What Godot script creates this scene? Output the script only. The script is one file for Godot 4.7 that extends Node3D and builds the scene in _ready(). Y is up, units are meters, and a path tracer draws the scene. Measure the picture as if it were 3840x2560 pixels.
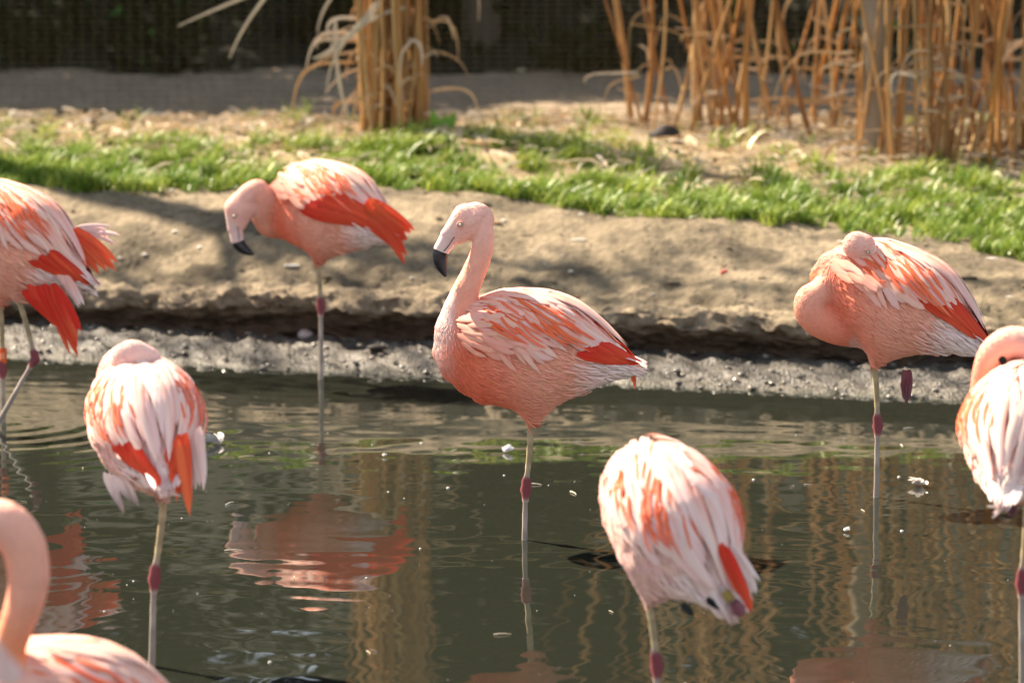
extends Node3D
# A flamingo pool: a muddy bank, grass and reeds before a mesh fence, and eight flamingos in shallow water.
# World: x to the right, y up, the water at y = 0, the camera looks towards -z.

const SUN_FLAT := Vector2(0.80, 0.60)    # where the light travels over the ground (x, z)
const SUN_HIGH := 47.0
var rng := RandomNumberGenerator.new()
var n_big := FastNoiseLite.new()
var n_mid := FastNoiseLite.new()
var n_fine := FastNoiseLite.new()
var M := {}


func lin(r: float, g: float, b: float, a := 1.0) -> Color:      # a real-world (linear) base colour for albedo_color
	return Color(r, g, b, a).linear_to_srgb()


func numbered(called: String, parent: Node) -> String:
	if not parent.has_node(called):
		return called
	var k := 1
	while parent.has_node("%s_%03d" % [called, k]):
		k += 1
	return "%s_%03d" % [called, k]


func thing(called: String, label: String, category: String, at := Vector3.ZERO, group := "") -> Node3D:
	var o := Node3D.new()
	o.name = numbered(called, self)
	add_child(o, true)
	o.position = at
	return tag(o, label, category, group)


func tag(o: Node3D, label: String, category: String, group := "") -> Node3D:
	o.set_meta("label", label)
	o.set_meta("category", category)
	if group:
		o.set_meta("group", group)
	return o


func put(called: String, mesh: Mesh, mat: Material, parent: Node = self) -> MeshInstance3D:
	var o := MeshInstance3D.new()
	o.name = numbered(called, parent)
	o.mesh = mesh
	o.material_override = mat
	parent.add_child(o, true)
	return o


func structure(called: String, mesh: Mesh, mat: Material) -> MeshInstance3D:
	var o := put(called, mesh, mat)
	o.set_meta("kind", "structure")
	return o


func many(called: String, mesh: Mesh, mat: Material, where: Array[Transform3D], colors: PackedColorArray, parent: Node = self) -> MultiMeshInstance3D:
	var mm := MultiMesh.new()
	mm.transform_format = MultiMesh.TRANSFORM_3D
	mm.use_colors = colors.size() > 0
	mm.mesh = mesh
	mm.instance_count = where.size()
	for i in where.size():
		mm.set_instance_transform(i, where[i])
		if colors.size():
			mm.set_instance_color(i, colors[i])
	var o := MultiMeshInstance3D.new()
	o.name = numbered(called, parent)
	o.multimesh = mm
	o.material_override = mat
	o.set_meta("kind", "stuff")
	parent.add_child(o, true)
	return o


func mat(rough: float, spec := 0.5, back := Color.BLACK, col := Color.WHITE) -> StandardMaterial3D:
	var m := StandardMaterial3D.new()
	m.albedo_color = col
	m.vertex_color_use_as_albedo = true
	m.roughness = rough
	m.metallic_specular = spec
	m.cull_mode = BaseMaterial3D.CULL_DISABLED
	if back != Color.BLACK:
		m.backlight_enabled = true
		m.backlight = back
	return m


func noise_tex(freq: float, octaves: int, lo: float, hi: float, seed_: int, size := 512) -> ImageTexture:
	var n := FastNoiseLite.new()
	n.seed = seed_
	n.noise_type = FastNoiseLite.TYPE_SIMPLEX_SMOOTH
	n.frequency = freq
	n.fractal_octaves = octaves
	var im := n.get_seamless_image(size, size)
	im.convert(Image.FORMAT_RGB8)
	for y in size:
		for x in size:
			var v := lerpf(lo, hi, im.get_pixel(x, y).r)
			im.set_pixel(x, y, Color(v, v, v))
	return ImageTexture.create_from_image(im)


func array_mesh(v: PackedVector3Array, n: PackedVector3Array, c: PackedColorArray, ix: PackedInt32Array, uv := PackedVector2Array()) -> ArrayMesh:
	var a := []
	a.resize(Mesh.ARRAY_MAX)
	a[Mesh.ARRAY_VERTEX] = v
	if n.size():
		a[Mesh.ARRAY_NORMAL] = n
	if c.size():
		a[Mesh.ARRAY_COLOR] = c
	if uv.size():
		a[Mesh.ARRAY_TEX_UV] = uv
	a[Mesh.ARRAY_INDEX] = ix
	var m := ArrayMesh.new()
	m.add_surface_from_arrays(Mesh.PRIMITIVE_TRIANGLES, a)
	return m


# a sheet of rows x columns of points, with averaged normals
func sheet(p: PackedVector3Array, columns: int, c: PackedColorArray, uv := PackedVector2Array()) -> ArrayMesh:
	var rows := p.size() / columns
	var n := PackedVector3Array()
	n.resize(p.size())
	for j in rows:
		for i in columns:
			var a := p[j * columns + mini(i + 1, columns - 1)] - p[j * columns + maxi(i - 1, 0)]
			var b := p[mini(j + 1, rows - 1) * columns + i] - p[maxi(j - 1, 0) * columns + i]
			n[j * columns + i] = a.cross(b).normalized()
	var ix := PackedInt32Array()
	for j in rows - 1:
		for i in columns - 1:
			var q := j * columns + i
			ix.append_array([q, q + columns, q + 1, q + 1, q + columns, q + columns + 1])
	return array_mesh(p, n, c, ix, uv)


# a tube along points with a radius and a colour each; the ends are closed
func tube(pts: PackedVector3Array, radii: PackedFloat32Array, cols: PackedColorArray, sides := 10, flat := 1.0, flat_dir := Vector3.ZERO) -> ArrayMesh:
	var v := PackedVector3Array()
	var n := PackedVector3Array()
	var c := PackedColorArray()
	var ix := PackedInt32Array()
	var side := Vector3.RIGHT if flat_dir == Vector3.ZERO else flat_dir
	for i in pts.size():
		var t := (pts[mini(i + 1, pts.size() - 1)] - pts[maxi(i - 1, 0)]).normalized()
		if flat_dir == Vector3.ZERO and i == 0 and absf(t.x) > 0.9:
			side = Vector3.BACK
		side = (side - t * side.dot(t)).normalized()
		var up := side.cross(t)
		for k in sides + 1:
			var a := TAU * k / sides
			v.append(pts[i] + (side * cos(a) * flat + up * sin(a)) * radii[i])
			n.append((side * cos(a) / flat + up * sin(a)).normalized())
			c.append(cols[i])
	for i in pts.size() - 1:
		for k in sides:
			var q := i * (sides + 1) + k
			ix.append_array([q, q + 1, q + sides + 1, q + 1, q + sides + 2, q + sides + 1])
	for e in [0, pts.size() - 1]:
		v.append(pts[e])
		var out := (pts[e] - pts[1 if e == 0 else e - 1]).normalized()
		n.append(out)
		c.append(cols[e])
		for k in sides:
			var q: int = e * (sides + 1) + k
			ix.append_array([v.size() - 1, q, q + 1])
	return array_mesh(v, n, c, ix)


# a blade: a strip along points, wide across; each ring has 5 points, the middle raised
func blade(pts: PackedVector3Array, nrm: PackedVector3Array, width: PackedFloat32Array, mid: PackedColorArray, edge_a: PackedColorArray, edge_b: PackedColorArray, camber := 0.25) -> ArrayMesh:
	var v := PackedVector3Array()
	var c := PackedColorArray()
	var n := PackedVector3Array()
	for i in pts.size():
		var t := (pts[mini(i + 1, pts.size() - 1)] - pts[maxi(i - 1, 0)]).normalized()
		var s := t.cross(nrm[i]).normalized()
		for k in 5:
			var f := (k - 2) / 2.0
			v.append(pts[i] + s * f * width[i] * 0.5 + nrm[i] * width[i] * 0.5 * camber * (1.0 - f * f))
			n.append((nrm[i] + s * f * camber * 1.6).normalized())
			var e := edge_a[i] if f < 0 else edge_b[i]
			c.append(mid[i].lerp(e, absf(f)))
	var ix := PackedInt32Array()
	for i in pts.size() - 1:
		for k in 4:
			var q := i * 5 + k
			ix.append_array([q, q + 5, q + 1, q + 1, q + 5, q + 6])
	return array_mesh(v, n, c, ix)


func pick(xs: Array, ys: Array, x: float) -> float:      # a smooth curve through a few values
	if x <= xs[0]:
		return ys[0]
	for i in xs.size() - 1:
		if x <= xs[i + 1]:
			var t: float = (x - xs[i]) / (xs[i + 1] - xs[i])
			t = t * t * (3.0 - 2.0 * t)
			return lerpf(ys[i], ys[i + 1], t)
	return ys[-1]


func pickl(xs: Array, ys: Array, x: float) -> float:
	if x <= xs[0]:
		return ys[0]
	for i in xs.size() - 1:
		if x <= xs[i + 1]:
			return lerpf(ys[i], ys[i + 1], (x - xs[i]) / (xs[i + 1] - xs[i]))
	return ys[-1]


# ------------------------------------------------------------------ the lie of the land (d = metres in front of the camera)
func shore(x: float) -> float:
	return 13.66 - 0.266 * clampf(x, -6.0, 6.0) + 0.05 * n_big.get_noise_2d(x * 2.0, 7.0) + 0.02 * n_mid.get_noise_2d(x * 3.0, 3.0)


func foot(x: float) -> float:
	return 13.66 - 0.266 * clampf(x, -6.0, 6.0) + pick([-1.9, -0.7, 0.5, 1.7], [0.50, 0.40, 0.44, 0.36], x) + 0.05 * n_big.get_noise_2d(x * 4.0, 31.0) + 0.025 * n_mid.get_noise_2d(x * 6.0, 17.0)


func lip(x: float) -> float:
	return pick([-1.9, -0.8, 0.5, 1.5], [0.145, 0.2, 0.18, 0.185], x) + 0.012 * n_mid.get_noise_2d(x * 5.0, 77.0)


func grass_edge(x: float) -> float:
	return pickl([-6.0, -2.07, -1.17, -0.13, 0.53, 1.19, 1.95, 6.0], [15.9, 15.4, 15.27, 15.12, 14.78, 14.67, 14.25, 13.6], x) + 0.07 * n_big.get_noise_2d(x * 4.0, 50.0) + 0.06 * n_mid.get_noise_2d(x * 6.0, 51.0)


func edge_height(x: float) -> float:
	return pickl([-2.2, -0.15, 0.58, 1.3, 1.95], [0.52, 0.50, 0.46, 0.415, 0.38], x)


func height(x: float, d: float) -> float:
	var f := foot(x)
	var l := lip(x)
	if d < f:
		var s := shore(x)
		if d < s:
			return -0.3 * clampf((s - d) / 2.5, 0.0, 1.0)
		return 0.055 * pow((d - s) / maxf(f - s, 0.05), 0.8)
	var g := maxf(grass_edge(x), f + 0.5)
	var e := edge_height(x)
	var t := clampf((d - f) / (g - f), 0.0, 1.0)
	var h := l + (e - l) * (1.0 - pow(1.0 - t, 1.5))
	h += (0.57 - e) * smoothstep(g, 16.6, d)
	h += 0.045 * n_big.get_noise_2d(x * 2.2, d * 2.2) * smoothstep(0.0, 0.25, t) + 0.014 * n_mid.get_noise_2d(x * 2.0, d * 2.0)
	if d > 19.8:
		h += (d - 19.8) * 0.42 * smoothstep(19.8, 21.5, d) if d < 32.0 else 5.12
	return h


# ------------------------------------------------------------------ flamingos
# the trunk, chest to tail: share of the length, its middle line, half its height (all in lengths)
const TU := [0.0, 0.038, 0.113, 0.206, 0.332, 0.433, 0.55, 0.634, 0.718, 0.794, 0.878, 0.945, 1.0]
const TC := [0.0, 0.006, 0.006, -0.004, 0.002, -0.001, -0.001, 0.004, 0.006, 0.0, -0.022, -0.045, -0.066]
const TH := [0.012, 0.119, 0.195, 0.24, 0.274, 0.28, 0.272, 0.245, 0.202, 0.15, 0.098, 0.058, 0.02]
const TN := 96


class Trunk:
	var o: Vector3
	var b: Basis        # x forward, y up, z to the bird's right
	var len_: float
	var c := PackedFloat32Array()
	var h := PackedFloat32Array()
	var w := PackedFloat32Array()

	func at(u: float, a: float, off: float, side: float) -> Vector3:      # a: 0 the back, PI the belly
		var k := clampf(u, 0.0, 1.0) * (TN - 1)
		var i := mini(int(k), TN - 2)
		var t := k - i
		var hh := lerpf(h[i], h[i + 1], t) + off
		var ww := lerpf(w[i], w[i + 1], t) + off
		return o + b * Vector3((0.5 - u) * len_, lerpf(c[i], c[i + 1], t) + hh * cos(a), side * ww * sin(a))

	func normal(u: float, a: float, side: float) -> Vector3:
		var p := at(u, a, 0.0, side)
		var du := at(u + 0.02, a, 0.0, side) - at(u - 0.02, a, 0.0, side)
		var da := at(u, a + 0.05, 0.0, side) - at(u, a - 0.05, 0.0, side)
		var n := du.cross(da).normalized()
		return n if n.dot(p - at(u, a, -0.05, side)) > 0.0 else -n


func make_trunk(o: Vector3, fwd: Vector3, up: Vector3, length: float, hs: float, ws: float) -> Trunk:
	var t := Trunk.new()
	t.o = o
	var f := fwd.normalized()
	var u := (up - f * up.dot(f)).normalized()
	t.b = Basis(f, u, f.cross(u))
	t.len_ = length
	for i in TN:
		var k := i / (TN - 1.0)
		var h := pick(TU, TH, k) if false else pickl(TU, TH, k)
		t.c.append(pickl(TU, TC, k) * length)
		t.h.append(h * length * hs)
		t.w.append(h * length * ws * (0.78 + 0.1 * smoothstep(0.15, 0.6, k)))
	return t


# bones: [a, b, ra, rb, flat side (Vector3), flatness]
func field_bones(g: PackedFloat32Array, bones: Array, lo: Vector3, nx: int, ny: int, nz: int, cell: float) -> void:
	for bone in bones:
		var a: Vector3 = bone[0]
		var b: Vector3 = bone[1]
		var ra: float = bone[2]
		var rb: float = bone[3]
		var side: Vector3 = bone[4]
		var fl: float = bone[5]
		var m := maxf(ra, rb) + 0.045
		var p0 := (a.min(b) - Vector3.ONE * m - lo) / cell
		var p1 := (a.max(b) + Vector3.ONE * m - lo) / cell
		var i0 := maxi(int(p0.x), 0)
		var j0 := maxi(int(p0.y), 0)
		var k0 := maxi(int(p0.z), 0)
		var i1 := mini(int(p1.x) + 1, nx - 1)
		var j1 := mini(int(p1.y) + 1, ny - 1)
		var k1 := mini(int(p1.z) + 1, nz - 1)
		var ab := b - a
		var inv := 1.0 / maxf(ab.length_squared(), 1e-9)
		for k in range(k0, k1 + 1):
			for j in range(j0, j1 + 1):
				var at := (k * ny + j) * nx
				var p := lo + Vector3(i0, j, k) * cell - a
				for i in range(i0, i1 + 1):
					var q := p
					if fl != 1.0:
						q += side * (q.dot(side) * (fl - 1.0))
					var t := clampf(q.dot(ab) * inv, 0.0, 1.0)
					var d := (q - ab * t).length() - (ra + (rb - ra) * t)
					if d < g[at + i]:
						g[at + i] = d
					p.x += cell


func field_trunk(g: PackedFloat32Array, t: Trunk, lo: Vector3, nx: int, ny: int, nz: int, cell: float) -> void:
	var r := 0.33 * t.len_ * 1.15
	var a := t.o + t.b.x * t.len_ * 0.5
	var b := t.o - t.b.x * t.len_ * 0.5
	var p0 := (a.min(b) - Vector3.ONE * r - lo) / cell
	var p1 := (a.max(b) + Vector3.ONE * r - lo) / cell
	var inv := t.b.transposed()
	for k in range(maxi(int(p0.z), 0), mini(int(p1.z) + 1, nz - 1) + 1):
		for j in range(maxi(int(p0.y), 0), mini(int(p1.y) + 1, ny - 1) + 1):
			var at := (k * ny + j) * nx
			for i in range(maxi(int(p0.x), 0), mini(int(p1.x) + 1, nx - 1) + 1):
				var l := inv * (lo + Vector3(i, j, k) * cell - t.o)
				var u := 0.5 - l.x / t.len_
				var q := clampi(int(u * (TN - 1) + 0.5), 0, TN - 1)
				var h := t.h[q]
				var w := t.w[q]
				var yy := (l.y - t.c[q]) / h
				var zz := l.z / w
				var d := (sqrt(yy * yy + zz * zz) - 1.0) * minf(h, w)
				if u < 0.0 or u > 1.0:
					var e := (maxf(-u, u - 1.0)) * t.len_
					d = sqrt(e * e + maxf(d, 0.0) * maxf(d, 0.0))
				g[at + i] = d


func smin_into(d: PackedFloat32Array, g: PackedFloat32Array, k: float) -> void:
	for i in d.size():
		var b := g[i]
		if b > 0.9:
			continue
		var a := d[i]
		var h := maxf(k - absf(a - b), 0.0) / k
		d[i] = minf(a, b) - h * h * k * 0.25


# surface nets: one vertex in each cell the surface crosses, one quad round each crossed edge; returns [vertices, indices]
func nets(d: PackedFloat32Array, lo: Vector3, nx: int, ny: int, nz: int, cell: float) -> Array:
	var inside := PackedByteArray()
	inside.resize(d.size())
	for i in d.size():
		if d[i] < 0.0:
			inside[i] = 1
	var v := PackedVector3Array()
	var at := PackedInt32Array()
	at.resize(d.size())
	at.fill(-1)
	var sy := nx
	var sz := nx * ny
	var off := [0, 1, sy, sy + 1, sz, sz + 1, sz + sy, sz + sy + 1]
	var place := [Vector3(0, 0, 0), Vector3(1, 0, 0), Vector3(0, 1, 0), Vector3(1, 1, 0), Vector3(0, 0, 1), Vector3(1, 0, 1), Vector3(0, 1, 1), Vector3(1, 1, 1)]
	var edges := [[0, 1], [2, 3], [4, 5], [6, 7], [0, 2], [1, 3], [4, 6], [5, 7], [0, 4], [1, 5], [2, 6], [3, 7]]
	var cells := PackedInt32Array()
	for k in nz - 1:
		for j in ny - 1:
			var q := k * sz + j * sy
			for i in nx - 1:
				var s := inside[q] + inside[q + 1] + inside[q + sy] + inside[q + sy + 1] + inside[q + sz] + inside[q + sz + 1] + inside[q + sz + sy] + inside[q + sz + sy + 1]
				if s != 0 and s != 8:
					var sum := Vector3.ZERO
					var n := 0
					for e in edges:
						var a: int = e[0]
						var b: int = e[1]
						if inside[q + off[a]] != inside[q + off[b]]:
							var da := d[q + off[a]]
							var db := d[q + off[b]]
							sum += place[a].lerp(place[b], da / (da - db))
							n += 1
					at[q] = v.size()
					v.append(lo + (Vector3(i, j, k) + sum / n) * cell)
					cells.append(q)
				q += 1
	var ix := PackedInt32Array()
	for q in cells:
		if inside[q] != inside[q + 1] and q - sy - sz >= 0:
			quad(ix, at[q], at[q - sy], at[q - sy - sz], at[q - sz], inside[q] == 1)
		if inside[q] != inside[q + sy] and q - 1 - sz >= 0:
			quad(ix, at[q], at[q - sz], at[q - sz - 1], at[q - 1], inside[q] == 1)
		if inside[q] != inside[q + sz] and q - 1 - sy >= 0:
			quad(ix, at[q], at[q - 1], at[q - 1 - sy], at[q - sy], inside[q] == 1)
	return [v, ix]


func quad(ix: PackedInt32Array, a: int, b: int, c: int, d: int, flip: bool) -> void:
	if a < 0 or b < 0 or c < 0 or d < 0:
		return
	if flip:
		ix.append_array([a, c, b, a, d, c])
	else:
		ix.append_array([a, b, c, a, c, d])


func smooth_normals(v: PackedVector3Array, ix: PackedInt32Array) -> PackedVector3Array:
	var n := PackedVector3Array()
	n.resize(v.size())
	for t in range(0, ix.size(), 3):
		var f := (v[ix[t + 2]] - v[ix[t]]).cross(v[ix[t + 1]] - v[ix[t]])
		n[ix[t]] += f
		n[ix[t + 1]] += f
		n[ix[t + 2]] += f
	for i in n.size():
		n[i] = n[i].normalized()
	return n


func spline(p: Array, t: float) -> Vector3:
	var n := p.size() - 1
	var i := clampi(int(t * n), 0, n - 1)
	var f := t * n - i
	var a: Vector3 = p[maxi(i - 1, 0)]
	var b: Vector3 = p[i]
	var c: Vector3 = p[i + 1]
	var d: Vector3 = p[mini(i + 2, n)]
	return b.cubic_interpolate(c, a, d, f)


const NECK_BASE := Color(0.88, 0.275, 0.165)
const NECK_MID := Color(0.90, 0.425, 0.305)
const HEAD := Color(0.91, 0.505, 0.41)
const BREAST := Color(0.86, 0.205, 0.11)
const BELLY := Color(0.92, 0.425, 0.295)
const PALE := Color(0.90, 0.66, 0.60)
const WHITE_PINK := Color(0.93, 0.75, 0.69)
const RED := Color(0.72, 0.035, 0.02)
const ORANGE := Color(0.86, 0.17, 0.06)


func trunk_color(u: float, up: float, pale: float) -> Color:      # up: 1 the back, -1 the belly
	var c := BREAST.lerp(BELLY, smoothstep(0.12, 0.5, u + 0.1 * up))
	c = c.lerp(Color(0.87, 0.5, 0.42), 0.6 * smoothstep(0.1, 0.9, up))
	c = c.lerp(WHITE_PINK, smoothstep(0.66, 0.9, u - 0.04 * up))
	return c.lerp(PALE, pale)


func jitter(c: Color, amount: float) -> Color:
	var k := 1.0 + rng.randf_range(-amount, amount)
	return Color(clampf(c.r * k, 0, 0.95), clampf(c.g * k * (1.0 + rng.randf_range(-amount, amount)), 0, 0.95), clampf(c.b * k, 0, 0.95))


# a long feather over the trunk from (u0, a0) to (u1, a1)
func trunk_feather(root: Node3D, called: String, t: Trunk, side: float, u0: float, a0: float, u1: float, a1: float, width: float, off: float, c_root: Color, c_tip: Color, c_edge: Color, bend := 0.0) -> void:
	var pts := PackedVector3Array()
	var nr := PackedVector3Array()
	var wd := PackedFloat32Array()
	var cm := PackedColorArray()
	var ca := PackedColorArray()
	var cb := PackedColorArray()
	var steps := 9
	for i in steps:
		var f := i / (steps - 1.0)
		var u := lerpf(u0, u1, f)
		var a := lerpf(a0, a1, f) + bend * sin(PI * f)
		var lift := off + 0.004 * sin(PI * f) - 0.004 * smoothstep(0.75, 1.0, f)
		pts.append(t.at(u, a, lift, side))
		nr.append(t.normal(clampf(u, 0.03, 0.97), a, side))
		var shape := smoothstep(0.0, 0.22, f + 0.05) * sqrt(maxf(1.0 - pow(maxf(f - 0.62, 0.0) / 0.38, 2.2), 0.0))
		wd.append(maxf(width * shape, 0.0006))
		var c := c_root.lerp(c_tip, smoothstep(0.15, 0.62, f))
		cm.append(c)
		ca.append(c.lerp(c_edge, 0.9 * (1.0 - 0.75 * smoothstep(0.55, 0.95, f))))
		cb.append(c.lerp(c_edge, 0.25 * (1.0 - f)))
	put(called, blade(pts, nr, wd, cm, ca, cb, 0.22), M.feather, root)


# a free feather through three points (bird's own axes)
func free_feather(root: Node3D, called: String, p0: Vector3, p1: Vector3, p2: Vector3, width: float, face: Vector3, col: Color, tip: Color) -> void:
	var pts := PackedVector3Array()
	var nr := PackedVector3Array()
	var wd := PackedFloat32Array()
	var cm := PackedColorArray()
	var ce := PackedColorArray()
	for i in 9:
		var f := i / 8.0
		pts.append(p0.lerp(p1, f).lerp(p1.lerp(p2, f), f))
		nr.append(face.normalized())
		wd.append(maxf(width * smoothstep(-0.1, 0.2, f) * sqrt(maxf(1.0 - pow(maxf(f - 0.4, 0.0) / 0.6, 1.7), 0.0)), 0.0008))
		cm.append(col.lerp(tip, smoothstep(0.3, 1.0, f)))
		ce.append(col.lerp(tip, smoothstep(0.3, 1.0, f)) * 0.93)
	put(called, blade(pts, nr, wd, cm, ce, ce, 0.25), M.feather, root)


func leg(root: Node3D, hip: Vector3, ankle: Vector3, toe: Vector3, k: float, tint: Color, bent := 0.0) -> void:
	var p := PackedVector3Array()
	var r := PackedFloat32Array()
	var c := PackedColorArray()
	var shank := Color(0.42, 0.35, 0.28).lerp(tint, 0.3)
	var thigh := Color(0.50, 0.38, 0.17).lerp(tint, 0.3)
	var red := Color(0.215, 0.05, 0.056)
	for i in 25:
		var f := i / 24.0
		var q := hip.lerp(ankle, f * 2.0) if f < 0.5 else ankle.lerp(toe, f * 2.0 - 1.0)
		q.x += 0.0022 * sin(f * 9.0) * k
		p.append(q)
		r.append((0.0086 + 0.0012 * cos(f * 6.0) + 0.0005 * sin(f * 63.0)) * k)
		var mud := 0.8 + 0.25 * sin(f * 41.0) * sin(f * 17.0 + k * 9.0)
		c.append(mud * thigh.lerp(shank, smoothstep(0.3, 0.5, f)).lerp(red, exp(-pow((f - 0.5) / 0.05, 2.0)) * 0.7))
	var l := put("leg", tube(p, r, c, 10), M.skin, root)
	var da := (hip - ankle).normalized()
	var db := (toe - ankle).normalized()
	var jp := PackedVector3Array()
	var jr := PackedFloat32Array()
	var jc := PackedColorArray()
	for i in 15:
		var f := i / 7.0 - 1.0
		jp.append(ankle + (da * -f if f < 0.0 else db * f) * 0.042 * k + Vector3(-0.002, 0, 0.0))
		jr.append((0.0075 + 0.0085 * pow(cos(f * PI * 0.5), 1.3) + 0.0012 * sin(f * 9.0)) * k)
		jc.append(red.lerp(shank, smoothstep(0.6, 1.0, absf(f))))
	put("ankle_joint", tube(jp, jr, jc, 12), M.skin, l)


func ring(root: Node3D, at: Vector3, axis: Vector3, radius: float, tall: float, col: Color, called := "leg_band") -> Node3D:
	var p := PackedVector3Array()
	var r := PackedFloat32Array()
	var c := PackedColorArray()
	for f in [-1.0, -0.98, 0.98, 1.0]:
		p.append(at + axis.normalized() * f * tall * 0.5)
		r.append(radius * (1.0 if absf(f) < 0.99 else 0.93))
		c.append(col)
	return put(called, tube(p, r, c, 16), M.band, root)


# the head's profile, measured forward and up from the middle of the skull (metres)
const BILL := [[0.070, -0.044, 0.027, 0.019], [0.080, -0.062, 0.0255, 0.0175], [0.091, -0.078, 0.0235, 0.0165], [0.0975, -0.094, 0.0225, 0.0155], [0.0975, -0.112, 0.0205, 0.0145], [0.093, -0.13, 0.0165, 0.012], [0.0865, -0.146, 0.0105, 0.0085], [0.081, -0.16, 0.003, 0.003]]


func bill(root: Node3D, o: Vector3, f: Vector3, u: Vector3, k: float) -> void:
	var s := f.cross(u)
	var v := [PackedVector3Array(), PackedVector3Array()]
	var rr := [PackedFloat32Array(), PackedFloat32Array()]
	var cc := [PackedColorArray(), PackedColorArray()]
	for i in 29:
		var t := i / 28.0 * (BILL.size() - 1)
		var a := mini(int(t), BILL.size() - 2)
		var w := t - a
		var b0: Array = BILL[a]
		var b1: Array = BILL[a + 1]
		var p := o + (f * lerpf(b0[0], b1[0], w) + u * lerpf(b0[1], b1[1], w)) * k
		var part := 0 if t < 2.6 else 1
		for q in ([0, 1] if absf(t - 2.6) < 0.14 else [part]):
			v[q].append(p)
			rr[q].append(lerpf(b0[2], b1[2], w) * k * (1.0 if q == 0 else 1.015))
			cc[q].append(Color(0.78, 0.50, 0.45).lerp(Color(0.80, 0.58, 0.52), clampf(t / 2.0, 0, 1)) if q == 0 else Color(0.012, 0.011, 0.012))
	var base := put("bill", tube(v[0], rr[0], cc[0], 18, 0.72, s), M.skin, root)
	put("bill_tip", tube(v[1], rr[1], cc[1], 18, 0.72, s), M.horn, base)
	for e in [-1.0, 1.0]:                      # the dark line of the gape, on both sides
		var lp := PackedVector3Array()
		var lr := PackedFloat32Array()
		var lc := PackedColorArray()
		for i in 8:
			var t := i / 7.0
			var b := Vector2(lerpf(0.058, 0.088, pow(t, 0.8)), lerpf(-0.043, -0.083, t) - 0.006 * sin(PI * t))
			lp.append(o + (f * b.x + u * b.y + s * e * lerpf(0.0235, 0.0178, t)) * k)
			lr.append(0.0011 * k)
			lc.append(Color(0.03, 0.015, 0.015))
		put("gape", tube(lp, lr, lc, 6), M.skin, base)


func eye(root: Node3D, o: Vector3, f: Vector3, u: Vector3, k: float, e: float) -> void:
	var s := f.cross(u) * e
	var at := o + (f * 0.043 - u * 0.006 + s * 0.0335) * k
	var lid := SphereMesh.new()
	lid.radius = 0.0072 * k
	lid.height = 0.0144 * k
	lid.radial_segments = 16
	lid.rings = 8
	var a := put("eye", lid, M.eye, root)
	a.position = at
	var pup := SphereMesh.new()
	pup.radius = 0.0042 * k
	pup.height = 0.0084 * k
	pup.radial_segments = 12
	pup.rings = 6
	var b := put("pupil", pup, M.horn, a)
	b.position = s * 0.0046 * k
	var lp := PackedVector3Array()
	var lr := PackedFloat32Array()
	var lc := PackedColorArray()
	for i in 17:
		var w := TAU * i / 16.0
		lp.append(s * 0.002 * k + (f * cos(w) * 1.15 + u * sin(w)) * 0.0075 * k)
		lr.append(0.0016 * k)
		lc.append(Color(0.72, 0.38, 0.32))
	put("eyelid", tube(lp, lr, lc, 6), M.skin, a)


func barb_mesh() -> ArrayMesh:           # one small contour feather, 1 long along +y, its face to +z
	var v := PackedVector3Array()
	var n := PackedVector3Array()
	var ix := PackedInt32Array()
	var w := [0.5, 0.95, 1.0, 0.75, 0.12]
	for i in 5:
		var f := i / 4.0
		var z := 0.16 * sin(PI * f * 0.8)
		for s in [-1.0, 0.0, 1.0]:
			v.append(Vector3(s * w[i] * 0.5, f, z - absf(s) * 0.07))
			n.append(Vector3(s * 0.35, -0.1 + 0.3 * f, 1.0).normalized())
	for i in 4:
		for k in 2:
			var q := i * 3 + k
			ix.append_array([q, q + 3, q + 1, q + 1, q + 3, q + 4])
	return array_mesh(v, n, PackedColorArray(), ix)


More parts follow.
